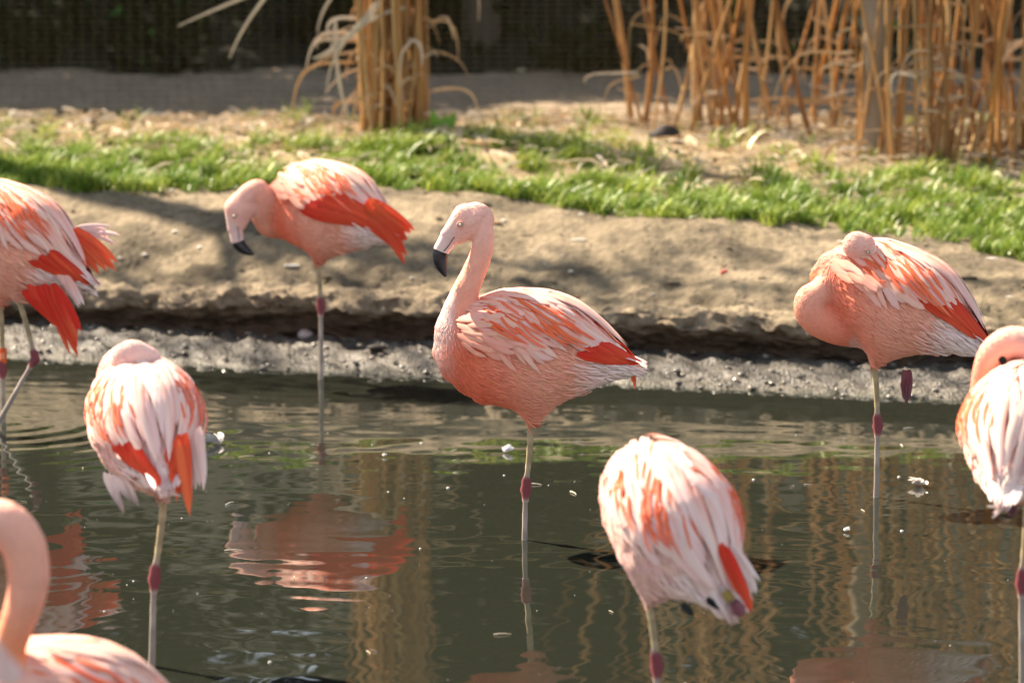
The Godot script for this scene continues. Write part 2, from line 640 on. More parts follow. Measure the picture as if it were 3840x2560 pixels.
func flamingo(c: Dictionary) -> Node3D:
	var root := thing("flamingo", c.label, "flamingo", c.at, "flamingos standing in the pool")
	rng.seed = c.seed
	var pale: float = c.get("pale", 0.0)
	var t := make_trunk(c.trunk[0], c.trunk[1], c.trunk[2], c.trunk[3], c.trunk[4], c.trunk[5])
	var k: float = c.get("k", 1.0)
	# bones
	var neck := []
	var pts: Array = c.neck[0]
	var rad: Array = c.neck[1]
	var line := PackedVector3Array()
	var thick := PackedFloat32Array()
	var steps := (pts.size() - 1) * 4
	for i in steps + 1:
		var f := i / float(steps)
		line.append(spline(pts, f))
		var q := f * (rad.size() - 1)
		var a := mini(int(q), rad.size() - 2)
		thick.append(lerpf(rad[a], rad[a + 1], smoothstep(0, 1, q - a)))
	for i in steps:
		neck.append([line[i], line[i + 1], thick[i], thick[i + 1], Vector3.ZERO, 1.0])
	var hk: float = c.get("hk", 1.0) * k
	var ho: Vector3
	var hf: Vector3
	var hu: Vector3
	if c.has("head"):
		ho = c.head[0]
		hf = (c.head[1] as Vector3).normalized()
		hu = ((c.head[2] as Vector3) - hf * hf.dot(c.head[2])).normalized()
		var hs := hf.cross(hu)
		neck.append([ho - hf * 0.004 * hk, ho + hf * 0.012 * hk - hu * 0.002 * hk, 0.0535 * hk, 0.0525 * hk, hs, 1.5])
		neck.append([ho + hf * 0.020 * hk, ho + hf * 0.070 * hk - hu * 0.043 * hk, 0.0505 * hk, 0.0285 * hk, hs, 1.45])
		neck.append([ho - hf * 0.006 * hk, line[-1], 0.048 * hk, thick[-1], hs, 1.2])
		neck.append([ho + hf * 0.03 * hk - hu * 0.028 * hk, ho + hf * 0.068 * hk - hu * 0.05 * hk, 0.033 * hk, 0.024 * hk, hs, 1.35])
	var thighs := []
	for l in c.legs:
		thighs.append([l[0] + (t.o - l[0]) * 0.45, l[0], l[3], 0.012 * k, Vector3.ZERO, 1.0])
	# grid
	var lo := Vector3(1e3, 1e3, 1e3)
	var hi := -lo
	for b in neck + thighs:
		var r := Vector3.ONE * (maxf(b[2], b[3]) + 0.02)
		lo = lo.min((b[0] as Vector3).min(b[1]) - r)
		hi = hi.max((b[0] as Vector3).max(b[1]) + r)
	for i in 13:
		for a in 12:
			var p := t.at(i / 12.0, TAU * a / 12.0, 0.03, 1.0)
			lo = lo.min(p)
			hi = hi.max(p)
	var cell: float = c.get("cell", 0.0068)
	var nx := int((hi.x - lo.x) / cell) + 2
	var ny := int((hi.y - lo.y) / cell) + 2
	var nz := int((hi.z - lo.z) / cell) + 2
	var d := PackedFloat32Array()
	d.resize(nx * ny * nz)
	d.fill(1.0)
	var g := d.duplicate()
	field_trunk(d, t, lo, nx, ny, nz, cell)
	field_bones(g, neck, lo, nx, ny, nz, cell)
	smin_into(d, g, c.get("blend", 0.05))
	if thighs.size():
		g.fill(1.0)
		field_bones(g, thighs, lo, nx, ny, nz, cell)
		smin_into(d, g, 0.05)
	var net := nets(d, lo, nx, ny, nz, cell)
	var v: PackedVector3Array = net[0]
	var ix: PackedInt32Array = net[1]
	var n := smooth_normals(v, ix)
	# colour, flow and kind of plumage at every vertex
	var col := PackedColorArray()
	var flow := PackedVector3Array()
	var fine := PackedFloat32Array()         # 1 the head, 0 the trunk
	var skip := PackedByteArray()
	var fluffy := PackedFloat32Array()       # loose white down along the rear flank and under the tail
	var inv := t.b.transposed()
	for p in v:
		var best := 1e3
		var at := 0
		for i in line.size():
			var e := p.distance_to(line[i]) - thick[i]
			if e < best:
				best = e
				at = i
		var l := inv * (p - t.o)
		var u := clampf(0.5 - l.x / t.len_, 0.0, 1.0)
		var q := clampi(int(u * (TN - 1) + 0.5), 0, TN - 1)
		var yy := (l.y - t.c[q]) / t.h[q]
		var zz := l.z / t.w[q]
		var dt := (sqrt(yy * yy + zz * zz) - 1.0) * minf(t.h[q], t.w[q])
		var on_neck := smoothstep(-0.035, 0.03, dt - best)
		var s := at / float(line.size() - 1)
		if c.has("head") and p.distance_to(ho + hf * 0.02 * hk) < 0.075 * hk:
			s = 1.0
			on_neck = 1.0
		var nb: Color = c.get("neck_base", NECK_BASE)
		var cn := nb.lerp(NECK_MID, smoothstep(0.1, 0.55, s)).lerp(HEAD, smoothstep(0.6, 1.0, s)).lerp(PALE, pale * smoothstep(0.2, 0.9, s))
		if c.has("head"):                     # paler bare skin before the eye
			var face := (p - ho).dot(hf) / hk
			cn = cn.lerp(Color(0.80, 0.54, 0.48), smoothstep(0.045, 0.07, face) * on_neck)
		var ct := trunk_color(u, clampf(yy, -1, 1), pale)
		col.append(jitter(ct.lerp(cn, on_neck), 0.05))
		var fn := (line[maxi(at - 1, 0)] - line[mini(at + 1, line.size() - 1)]).normalized()
		if s == 1.0 and c.has("head"):
			fn = (-hf * 0.8 - hu * 0.25).normalized()
		flow.append((-t.b.x - t.b.y * (0.28 + 2.2 * smoothstep(0.22, 0.02, u))).normalized().lerp(fn, on_neck).normalized())
		fine.append(maxf(on_neck * smoothstep(-0.25, 0.3, s), 0.75 * smoothstep(0.2, 0.02, u)))
		fluffy.append((1.0 - on_neck) * smoothstep(0.6, 0.78, u) * smoothstep(0.3, 0.0, yy))
		skip.append(1 if on_neck < 0.3 and yy > -0.12 and u > 0.2 and u < 0.93 else 0)
	put("body", array_mesh(v, n, col, ix), M.skin_feather, root)
	# the plumage
	var where: Array[Transform3D] = []
	var tint := PackedColorArray()
	var dens: float = c.get("density", 1.0)
	for a in range(0, ix.size(), 3):
		var i0 := ix[a]
		var area := (v[ix[a + 1]] - v[i0]).cross(v[ix[a + 2]] - v[i0]).length() * 0.5
		var f := fine[i0]
		var want := area * lerpf(26000.0, 70000.0, f) * dens * (0.3 if skip[i0] else 1.0)
		var count := int(want) + (1 if rng.randf() < want - int(want) else 0)
		for z in count:
			var r1 := rng.randf()
			var r2 := rng.randf()
			if r1 + r2 > 1.0:
				r1 = 1.0 - r1
				r2 = 1.0 - r2
			var p := v[i0] + (v[ix[a + 1]] - v[i0]) * r1 + (v[ix[a + 2]] - v[i0]) * r2
			if c.has("head"):
				var hp := p - ho
				if hp.dot(hf) > 0.064 * hk and hp.length() < 0.12 * hk:
					continue
			var nn := n[i0]
			var fl := flow[i0] + Vector3(rng.randf_range(-1, 1), rng.randf_range(-1, 1), rng.randf_range(-1, 1)) * 0.16
			fl = (fl - nn * fl.dot(nn)).normalized()
			var y := (fl + nn * rng.randf_range(-0.02, lerpf(0.07, 0.05, f))).normalized()
			var x := y.cross(nn).normalized()
			var zz := x.cross(y)
			var len_ := lerpf(0.027, 0.0085, f) * rng.randf_range(0.7, 1.3) * k
			var wid := lerpf(0.0078, 0.0030, f) * rng.randf_range(0.7, 1.2) * k
			where.append(Transform3D(Basis(x * wid, y * len_, zz * len_), p - nn * 0.0012))
			tint.append(jitter(col[i0], 0.06))
			var rear := fluffy[i0]
			if rear > 0.0 and rng.randf() < rear * 0.4:
				var y2 := (fl + nn * rng.randf_range(0.04, 0.24)).normalized()
				var x2 := y2.cross(nn).normalized()
				var l2 := rng.randf_range(0.028, 0.055) * k
				where.append(Transform3D(Basis(x2 * rng.randf_range(0.007, 0.013) * k, y2 * l2, x2.cross(y2) * l2), p))
				tint.append(jitter(col[i0].lerp(WHITE_PINK, 0.7 * rear), 0.05))
	many("plumage", M.barb, M.fluff, where, tint, root)
	# wings: red flight feathers below, then rows of long pink feathers that hang over them
	var wing: Dictionary = c.get("wing", {})
	var streak: float = wing.get("streak", 0.6)
	var low: float = wing.get("low", 1.75)
	var red0: float = wing.get("red", 0.62)          # where the red begins along the trunk
	var rl: float = wing.get("red_low", low)
	var pink := Color(0.89, 0.49, 0.38).lerp(PALE, minf(pale * 1.3, 1.0))
	for side in [-1.0, 1.0]:
		for i in (14 if red0 < 0.9 else 0):
			var f := i / 13.0
			var rr := jitter(RED.lerp(ORANGE, 0.25 * rng.randf()), 0.12)
			trunk_feather(root, "flight_feather", t, side, red0 + 0.1 * f + rng.randf_range(-0.02, 0.02), rl - 0.02 - 0.55 * f, 0.93 + 0.1 * f + rng.randf_range(-0.03, 0.03), rl + 0.12 - 0.75 * f - 0.25 * red0 + rng.randf_range(-0.05, 0.05), rng.randf_range(0.018, 0.026), 0.009 + 0.0007 * i, rr, jitter(rr.lerp(ORANGE, 0.3), 0.1), rr * 0.72, 0.1)
		for i in 44:                           # small soft feathers over the shoulder
			var u0 := rng.randf_range(0.1, 0.34)
			var a0 := rng.randf_range(0.1, 1.25)
			var cs := jitter(trunk_color(u0 + 0.1, cos(a0), pale).lerp(pink, 0.5), 0.06)
			trunk_feather(root, "shoulder_feather", t, side, u0, a0, u0 + rng.randf_range(0.10, 0.17), a0 + rng.randf_range(0.05, 0.3), rng.randf_range(0.012, 0.02), rng.randf_range(0.019, 0.026), cs.lerp(ORANGE, 0.35 * streak * rng.randf()), cs, cs.lerp(ORANGE, 0.4 * streak), 0.04)
		for row in 6:
			var count: int = [15, 18, 18, 17, 15, 12][row]
			for i in count:
				var f := i / (count - 1.0)
				var u0 := 0.17 + 0.45 * f - 0.012 * row + rng.randf_range(-0.016, 0.016)
				var top: float = [0.72, 0.58, 0.44, 0.31, 0.19, 0.06][row]
				var a0 := top * (1.15 - 0.4 * f) + rng.randf_range(-0.05, 0.05)
				var long_: float = [0.27, 0.29, 0.28, 0.26, 0.23, 0.2][row] * (0.7 + 0.42 * f) * rng.randf_range(0.85, 1.15)
				var drop: float = (low - 0.72 - 0.25 * smoothstep(0.35, 0.0, f)) * [0.98, 0.9, 0.8, 0.7, 0.58, 0.46][row] * (1.08 - 0.5 * f) * rng.randf_range(0.86, 1.1)
				var hot: float = streak * rng.randf_range(-0.1, 1.5) * [0.35, 0.6, 0.85, 1.0, 0.9, 0.7][row]
				var cr := pink.lerp(ORANGE, clampf(hot, 0.0, 1.0))
				var ct := jitter(pink.lerp(WHITE_PINK, rng.randf_range(0.0, 0.55)), 0.05)
				var ce := ORANGE.lerp(pink, 0.3 * rng.randf()) if rng.randf() < 0.2 + streak * 0.55 else cr.lerp(pink, 0.3)
				var front := smoothstep(0.5, 0.05, f) * (0.85 if row < 3 else 0.4)      # near the shoulder they are as pink as the breast
				var body := trunk_color(u0 + 0.16, 0.2, pale)
				ct = ct.lerp(body, front * 0.8)
				cr = cr.lerp(body, front * 0.6)
				trunk_feather(root, "wing_feather", t, side, u0, a0, u0 + long_, a0 + drop, rng.randf_range(0.015, 0.026) * (1.0 - 0.05 * row), 0.012 + 0.0028 * row + 0.0007 * (i % 3), cr, ct, ce, rng.randf_range(-0.02, 0.2))
		for i in int(56 * streak):             # slivers of the orange feathers that lie between them
			var f := rng.randf()
			var a0 := rng.randf_range(0.08, 0.95)
			var u0 := 0.2 + 0.42 * f
			var co := jitter(Color(0.88, 0.17, 0.06).lerp(RED, 0.4 * rng.randf() * rng.randf()), 0.1)
			trunk_feather(root, "orange_feather", t, side, u0, a0, u0 + rng.randf_range(0.14, 0.24), a0 + (low - 0.72) * rng.randf_range(0.28, 0.5), rng.randf_range(0.004, 0.0095), rng.randf_range(0.022, 0.028), co, co.lerp(pink, 0.25 * rng.randf()), co, rng.randf_range(0.0, 0.12))
		for i in 8:                            # the scapulars along the back, long and narrow, to the tail
			var f := i / 7.0
			trunk_feather(root, "back_feather", t, side, 0.2 + 0.36 * f, 0.08 + 0.14 * absf(sin(i * 2.3)), 0.6 + 0.36 * f, 0.3 + 0.25 * (1.0 - f) * rng.randf(), 0.022, 0.028 + 0.0007 * i, pink.lerp(ORANGE, 0.35 * streak), jitter(pink.lerp(WHITE_PINK, 0.35), 0.05), pink.lerp(ORANGE, 0.9 * streak), 0.05)
	for i in 9:                                # along the spine, where the wings meet
		var f := i / 8.0
		trunk_feather(root, "back_feather", t, 1.0, 0.2 + 0.4 * f, rng.randf_range(-0.2, 0.2), 0.42 + 0.52 * f, rng.randf_range(-0.16, 0.16), 0.026, 0.026 + 0.0006 * i, jitter(pink.lerp(ORANGE, 0.3 * streak * rng.randf()), 0.05), jitter(pink.lerp(WHITE_PINK, 0.4), 0.05), pink.lerp(ORANGE, 0.4 * streak), 0.0)
	for i in 7:                                # the short pale tail
		var f := i / 6.0 * 2.0 - 1.0
		var a := t.at(0.86, 1.2, 0.0, f)
		var b := t.o + t.b * Vector3(-t.len_ * 0.56, -0.07 * t.len_ + 0.012 * absf(f), f * 0.028)
		free_feather(root, "tail_feather", a.lerp(t.o + t.b * Vector3(-t.len_ * 0.4, 0, f * 0.02), 0.7), (a + b) * 0.5 + t.b.y * 0.006, b, 0.02, t.b.y, WHITE_PINK, WHITE_PINK.lerp(ORANGE, 0.1))
	for e in c.get("feathers", []):
		free_feather(root, e[0], e[1], e[2], e[3], e[4], e[5], e[6], e[7])
	for l in c.legs:
		leg(root, l[0], l[1], l[2], k, Color(0.40, 0.32, 0.30))
	if c.has("head"):
		bill(root, ho, hf, hu, hk)
		for e in [-1.0, 1.0]:
			eye(root, ho, hf, hu, hk, e)
	return root


# ------------------------------------------------------------------ the setting
func columns_x() -> PackedFloat32Array:
	var xs := PackedFloat32Array([-40.0, -25.0, -16.0, -10.0, -7.0, -5.2, -4.2, -3.5])
	var x := -3.1
	while x < 3.11:
		xs.append(x)
		x += 0.022
	xs.append_array([3.5, 4.2, 5.2, 7.0, 10.0, 16.0, 25.0, 40.0])
	return xs


func build_ground() -> void:
	var xs := columns_x()
	var cols := xs.size()
	# the pool's bed and the wet mud
	var p := PackedVector3Array()
	var c := PackedColorArray()
	for j in 46:
		for x in xs:
			var s := shore(x)
			var f := foot(x)
			var d: float
			if j < 12:
				d = lerpf(s - 26.0, s - 0.02, pow(j / 12.0, 0.3))
			else:
				d = lerpf(s - 0.02, f + 0.06, (j - 12) / 33.0)
			var h := height(x, minf(d, f - 0.001))
			var k := smoothstep(-0.06, 0.04, d - s)
			var clod := n_fine.get_noise_2d(x * 9.0, d * 9.0)
			h += k * (0.006 * clod + 0.022 * n_mid.get_noise_2d(x * 9.0, d * 9.0) + 0.012 * n_fine.get_noise_2d(x * 3.0, d * 3.0))
			p.append(Vector3(x, h, -d))
			var g := Color(0.075, 0.065, 0.053).lerp(Color(0.135, 0.117, 0.095), clampf(0.5 + clod, 0, 1)).lerp(Color(0.055, 0.048, 0.04), smoothstep(0.0, 0.3, n_big.get_noise_2d(x * 5.0, d * 12.0)))
			c.append(g.lerp(Color(0.09, 0.08, 0.06), 1.0 - smoothstep(0.0, 0.1, d - s)))
	structure("mud_flat", sheet(p, cols, c), M.mud)
	# the bank: an undercut face, a crumbling lip, and the trodden top
	p = PackedVector3Array()
	c = PackedColorArray()
	for j in 124:
		for x in xs:
			var f := foot(x)
			var l := lip(x)
			var g := maxf(grass_edge(x), f + 0.5)
			var d: float
			var h: float
			var col: Color
			var rough := n_fine.get_noise_2d(x * 5.0, j * 0.12)
			if j < 22:
				var t := j / 22.0
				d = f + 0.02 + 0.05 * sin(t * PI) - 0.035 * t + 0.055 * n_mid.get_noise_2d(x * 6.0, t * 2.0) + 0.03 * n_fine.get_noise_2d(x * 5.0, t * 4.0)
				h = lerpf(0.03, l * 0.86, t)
				col = Color(0.085, 0.058, 0.037).lerp(Color(0.19, 0.145, 0.095), smoothstep(0.55, 1.0, t + 0.25 * rough))  # damp brown face, with the shade under the overhang put into its colour
			elif j < 34:
				var t := (j - 22) / 12.0
				d = f - 0.015 + 0.1 * t * t + (0.055 * n_mid.get_noise_2d(x * 6.0, 2.0 + t) + 0.03 * n_fine.get_noise_2d(x * 5.0, 4.0 + t)) * (1.0 - t)
				h = lerpf(l * 0.86, height(x, f + 0.085), sin(t * PI * 0.5)) + 0.03 * n_fine.get_noise_2d(x * 4.0, t * 1.2)
				col = Color(0.21, 0.165, 0.115).lerp(Color(0.245, 0.192, 0.128), t)
			else:
				var t := (j - 34) / 89.0
				d = lerpf(f + 0.085, g + 0.25, pow(t, 1.25))
				h = height(x, d) + 0.03 * n_fine.get_noise_2d(x * 2.5, d * 2.5) * (1.0 - smoothstep(0.05, 0.55, t)) + 0.0025 * n_fine.get_noise_2d(x * 9.0, d * 9.0)
				var m := n_mid.get_noise_2d(x * 2.4, d * 3.4)
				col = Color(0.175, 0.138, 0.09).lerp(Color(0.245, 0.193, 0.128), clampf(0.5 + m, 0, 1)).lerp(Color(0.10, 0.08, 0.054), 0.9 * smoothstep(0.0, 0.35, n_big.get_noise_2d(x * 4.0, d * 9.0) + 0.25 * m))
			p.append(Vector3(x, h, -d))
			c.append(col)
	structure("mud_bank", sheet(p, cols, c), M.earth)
	# the soil under the grass
	p = PackedVector3Array()
	c = PackedColorArray()
	for j in 40:
		for x in xs:
			var g := maxf(grass_edge(x), foot(x) + 0.8)
			var d := lerpf(g + 0.2, 17.35, j / 39.0)
			p.append(Vector3(x, height(x, d) - 0.004, -d))
			c.append(Color(0.18, 0.135, 0.075).lerp(Color(0.33, 0.25, 0.155), clampf(0.5 + n_mid.get_noise_2d(x * 3.0, d * 3.0), 0, 1)))
	structure("grass_soil", sheet(p, cols, c), M.earth)
	# the path behind the fence
	p = PackedVector3Array()
	c = PackedColorArray()
	for j in 30:
		for x in xs:
			var d := lerpf(17.32, 19.9, j / 29.0)
			p.append(Vector3(x, height(x, d) - 0.002, -d))
			c.append(Color(0.33, 0.25, 0.175).lerp(Color(0.26, 0.20, 0.14), clampf(0.5 + n_mid.get_noise_2d(x * 3.0, d * 3.0), 0, 1)))
	structure("path", sheet(p, cols, c), M.earth)
	# the wooded slope beyond
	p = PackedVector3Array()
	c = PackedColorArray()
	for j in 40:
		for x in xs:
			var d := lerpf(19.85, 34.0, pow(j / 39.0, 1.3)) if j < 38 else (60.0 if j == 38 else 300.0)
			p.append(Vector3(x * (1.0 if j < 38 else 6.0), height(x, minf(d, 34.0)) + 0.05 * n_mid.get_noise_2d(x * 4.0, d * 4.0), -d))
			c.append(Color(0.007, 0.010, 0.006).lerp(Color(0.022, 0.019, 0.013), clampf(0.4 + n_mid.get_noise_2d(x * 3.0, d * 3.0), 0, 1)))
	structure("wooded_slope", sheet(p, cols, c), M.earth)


func build_water() -> void:
	var xs := PackedFloat32Array([-40.0, -20.0, -10.0, -6.0, -4.0, -3.0])
	var x := -2.5
	while x < 2.51:
		xs.append(x)
		x += 0.018
	xs.append_array([3.0, 4.0, 6.0, 10.0, 20.0, 40.0])
	var ds := PackedFloat32Array([-14.0, -8.0, -3.0, 1.0, 4.0, 6.0, 7.0])
	var d := 7.3
	while d < 14.7:
		ds.append(d)
		d += 0.021
	ds.append_array([14.9, 15.3])
	# ripples: a few long swells, many short wavelets, rings round the legs
	var waves := []
	rng.seed = 77
	for i in 26:
		var a := rng.randfn(0.0, 0.5) + PI * 0.5
		var wl := 0.07 * pow(10.0, rng.randf() * 0.75)
		var slope := 0.0021 * rng.randf_range(0.5, 1.2) * pow(wl / 0.15, 0.15)
		waves.append([cos(a) * TAU / wl, sin(a) * TAU / wl, rng.randf() * TAU, slope, cos(a), sin(a)])
	var rings := [[-1.75, 12.8, 0.13, 0.024, 0.95], [-0.69, 13.7, 0.10, 0.008, 0.6], [0.03, 10.97, 0.09, 0.005, 0.5], [-0.87, 9.5, 0.09, 0.006, 0.5], [1.09, 11.6, 0.09, 0.005, 0.5], [0.34, 8.98, 0.08, 0.006, 0.5]]
	var v := PackedVector3Array()
	var n := PackedVector3Array()
	for dd in ds:
		for xx in xs:
			var sx := 0.0
			var sz := 0.0
			var patch := 0.55 + 0.9 * clampf(0.5 + 1.2 * n_big.get_noise_2d(xx * 1.1, dd * 1.4), 0.0, 1.2)
			for w in waves:
				var ph: float = w[0] * xx + w[1] * dd + w[2]
				var s: float = w[3] * cos(ph) * patch
				sx += s * w[4]
				sz += s * w[5]
			for r in rings:
				var e := Vector2(xx - r[0], dd - r[1])
				var q := e.length()
				if q > 0.01 and q < 3.0 * r[4]:
					var s: float = r[3] * cos(TAU * q / r[2] + 2.2 * n_big.get_noise_2d(xx * 1.5, dd * 1.5)) * (0.45 + 1.3 * clampf(0.5 + n_big.get_noise_2d(xx * 2.5 + 9.0, dd * 2.5), 0.0, 1.0)) * exp(-pow(q / r[4], 2.0)) * smoothstep(0.0, 0.08, q)
					sx += s * e.x / q
					sz += s * e.y / q
			v.append(Vector3(xx, 0.0, -dd))
			n.append(Vector3(-sx, 1.0, sz).normalized())
	var ix := PackedInt32Array()
	var cols := xs.size()
	for j in ds.size() - 1:
		for i in cols - 1:
			var q := j * cols + i
			ix.append_array([q, q + cols, q + 1, q + 1, q + cols, q + cols + 1])
	structure("water", array_mesh(v, n, PackedColorArray(), ix), M.water)


func build_fence() -> void:
	var f := thing("mesh_fence", "low wire mesh fence between the grass and the path", "fence", Vector3(0, 0.21, -17.4))
	var v := SurfaceTool.new()
	v.begin(Mesh.PRIMITIVE_TRIANGLES)
	var x := -6.0
	while x < 6.0:
		wire(v, Vector3(x, 0.3, 0), Vector3(x, 1.24, 0), 0.0012)
		x += 0.054
	var y := 0.36
	while y < 1.2:
		wire(v, Vector3(-6, y, 0.003), Vector3(6, y, 0.003), 0.0019)
		y += 0.0262
	v.generate_normals()
	put("wire_mesh", v.commit(), M.wire, f).set_meta("kind", "stuff")
	for q in [[1.23, -0.03, 0.012]]:
		var p := PackedVector3Array()
		var r := PackedFloat32Array()
		var c := PackedColorArray()
		for i in 25:
			var xx := -6.0 + i * 0.5
			p.append(Vector3(xx, q[0] + q[1] * xx + 0.006 * sin(i * 1.7), 0.01))
			r.append(q[2])
			c.append(Color(0.16, 0.13, 0.06))
		put("top_rail", tube(p, r, c, 8), M.wood, f)
	for xx in [-5.2, 5.4]:
		put("fence_post", tube(PackedVector3Array([Vector3(xx, 0.2, -0.06), Vector3(xx, 1.4, -0.06)]), PackedFloat32Array([0.045, 0.045]), PackedColorArray([Color(0.2, 0.16, 0.11), Color(0.2, 0.16, 0.11)]), 10), M.wood, f)
	# a bare tree at the left, whose trunk throws the long shadow over the bank
	var tr := thing("sparse_tree", "tall thinly leaved tree standing beyond the left edge of the bank", "tree", Vector3(-4.78, height(-4.78, 17.62), -17.62))
	var tp := PackedVector3Array()
	var tq := PackedFloat32Array()
	var tc := PackedColorArray()
	for i in 16:
		tp.append(Vector3(0.02 * sin(i * 0.9), -0.2 + i * 0.36, 0.02 * cos(i * 1.1)))
		tq.append(0.115 - 0.003 * i)
		tc.append(Color(0.16, 0.13, 0.1))
	put("trunk", tube(tp, tq, tc, 14), M.wood, tr)
	rng.seed = 62
	var lw: Array[Transform3D] = []
	var lt := PackedColorArray()
	for i in 7:
		var end := Vector3(rng.randf_range(-2.6, 3.6), 5.6 + rng.randf_range(0.0, 1.5), rng.randf_range(-0.5, 0.9))
		var o0 := Vector3(0, 4.7 + 0.06 * i, 0)
		var bp := PackedVector3Array()
		var bq := PackedFloat32Array()
		var bc := PackedColorArray()
		for k in 8:
			var q := k / 7.0
			bp.append(o0.lerp(end, q) + Vector3(0.08 * sin(q * 7.0 + i), 0.5 * q * (1.0 - q), 0.1 * sin(q * 5.0 + i * 2.0)))
			bq.append(0.03 * (1.0 - 0.85 * q))
			bc.append(Color(0.16, 0.13, 0.1))
			if k > 1:
				for z in 2:
					lw.append(Transform3D(Basis.from_euler(Vector3(rng.randf() * TAU, rng.randf() * TAU, 0)).scaled(Vector3.ONE * rng.randf_range(0.5, 1.1)), bp[-1] + Vector3(rng.randf_range(-0.35, 0.35), rng.randf_range(-0.3, 0.3), rng.randf_range(-0.35, 0.35))))
					lt.append(Color(0.06, 0.11, 0.025))
		put("branch", tube(bp, bq, bc, 8), M.wood, tr)
	many("crown", leaf_cluster(9, 0.1, 14), M.leaf, lw, lt, tr)
	# the stout post among the reeds
	var o := Vector3(1.525, height(1.525, 16.17), -16.17)
	var p := thing("wooden_post", "thick grey brown post standing among the right reeds", "post", o)
	var pts := PackedVector3Array()
	var rad := PackedFloat32Array()
	var col := PackedColorArray()
	for i in 14:
		pts.append(Vector3(0.01 * sin(i * 0.8), -0.1 + i * 0.22, 0.0))
		rad.append(0.058 + 0.005 * sin(i * 1.9) + 0.003 * cos(i * 4.3))
		col.append(Color(0.22, 0.165, 0.115).lerp(Color(0.30, 0.235, 0.17), 0.5 + 0.5 * sin(i * 2.7)))
	put("trunk", tube(pts, rad, col, 16), M.wood, p)


func wire(st: SurfaceTool, a: Vector3, b: Vector3, r: float) -> void:
	var t := (b - a).normalized()
	var s := t.cross(Vector3.BACK).normalized() * r
	var u := Vector3(0, 0, r)
	var k := [s, -s * 0.5 + u * 0.87, -s * 0.5 - u * 0.87]
	for i in 3:
		var p: Vector3 = k[i]
		var q: Vector3 = k[(i + 1) % 3]
		for w in [a + p, b + p, a + q, a + q, b + p, b + q]:
			st.add_vertex(w)


func leaf_cluster(count: int, size: float, seed_: int) -> ArrayMesh:
	var r := RandomNumberGenerator.new()
	r.seed = seed_
	var v := PackedVector3Array()
	var n := PackedVector3Array()
	var ix := PackedInt32Array()
	for i in count:
		var o := Vector3(r.randf_range(-1, 1), r.randf_range(-1, 1), r.randf_range(-1, 1)) * size * 1.6
		var y := Vector3(r.randf_range(-1, 1), r.randf_range(-0.8, 0.6), r.randf_range(-1, 1)).normalized()
		var x := y.cross(Vector3(r.randf_range(-1, 1), 1, r.randf_range(-1, 1))).normalized()
		var z := x.cross(y)
		var q := v.size()
		v.append_array([o, o + y * size * 0.5 + x * size * 0.34 - z * size * 0.08, o + y * size, o + y * size * 0.5 - x * size * 0.34 - z * size * 0.08, o + y * size * 0.5])
		for k in 5:
			n.append(z)
		ix.append_array([q, q + 1, q + 4, q + 1, q + 2, q + 4, q + 2, q + 3, q + 4, q + 3, q, q + 4])
	return array_mesh(v, n, PackedColorArray(), ix)


func build_woods() -> void:
	var leaf := leaf_cluster(9, 0.11, 3)
	rng.seed = 12
	var kinds := ["dark leafy tree beyond the left edge, farthest left of the row", "dark evergreen tree behind the fence, first from the left", "tall leafy tree behind the fence left of the dry reed clump", "leafy tree on the slope behind the dry reed clump", "broad tree on the slope behind the central flamingo", "dark tree on the slope left of the tall right reeds", "leafy tree on the slope behind the right reeds", "dark evergreen tree behind the fence, farthest right"]
	for i in 8:
		var x := -8.6 + 2.1 * i + rng.randf_range(-0.4, 0.4)
		var d := 21.0 + rng.randf_range(-0.5, 0.8)
		var o := Vector3(x, height(x, d), -d)
		var t := thing("tree", kinds[i], "tree", o, "trees on the slope beyond the fence")
		var pts := PackedVector3Array()
		var rad := PackedFloat32Array()
		var col := PackedColorArray()
		for k in 9:
			pts.append(Vector3(0.06 * sin(k * 1.3 + i), -0.2 + k * 0.7, 0.05 * cos(k * 1.1)))
			rad.append(0.11 - 0.009 * k)
			col.append(Color(0.07, 0.055, 0.04))
		put("trunk", tube(pts, rad, col, 10), M.wood, t)
		var where: Array[Transform3D] = []
		var tint := PackedColorArray()
		for k in 1800:
			var q := Vector3(rng.randfn(0, 1), rng.randfn(0, 1), rng.randfn(0, 1)).normalized() * pow(rng.randf(), 0.45)
			var lump := 1.0 + 0.25 * sin(q.x * 7.0 + i) * cos(q.y * 6.0)
			var at := Vector3(q.x * 1.45 * lump, 2.95 + q.y * 2.45 * lump, q.z * 1.2)
			if at.y + o.y < 1.15 + 0.3 * absf(q.x):
				continue
			where.append(Transform3D(Basis.from_euler(Vector3(rng.randf() * TAU, rng.randf() * TAU, rng.randf() * TAU)).scaled(Vector3.ONE * rng.randf_range(0.7, 1.3)), at))
			tint.append(Color(0.035, 0.075, 0.018).lerp(Color(0.085, 0.13, 0.03), rng.randf()))
		many("crown", leaf, M.leaf, where, tint, t)
	# ivy over the slope
	var where: Array[Transform3D] = []
	var tint := PackedColorArray()
	var ivy := leaf_cluster(10, 0.085, 9)
	for k in 6500:
		var x := rng.randf_range(-6.5, 6.5)
		var d := 19.7 + 3.2 * pow(rng.randf(), 0.8)
		if n_big.get_noise_2d(x * 2.2, d * 3.0) < -0.12 + 0.25 * rng.randf() + 0.18 * smoothstep(-0.6, 0.6, x):
			continue
		where.append(Transform3D(Basis.from_euler(Vector3(rng.randf() * 0.6, rng.randf() * TAU, rng.randf() * 0.6)).scaled(Vector3.ONE * rng.randf_range(0.7, 1.4)), Vector3(x, height(x, d) + 0.05, -d)))
		tint.append(Color(0.05, 0.26, 0.07).lerp(Color(0.11, 0.36, 0.10), rng.randf()))
	var g := many("ivy_ground_cover", ivy, M.leaf, where, tint)
	tag(g, "dark green ivy spreading over the shaded slope behind the fence", "ivy")


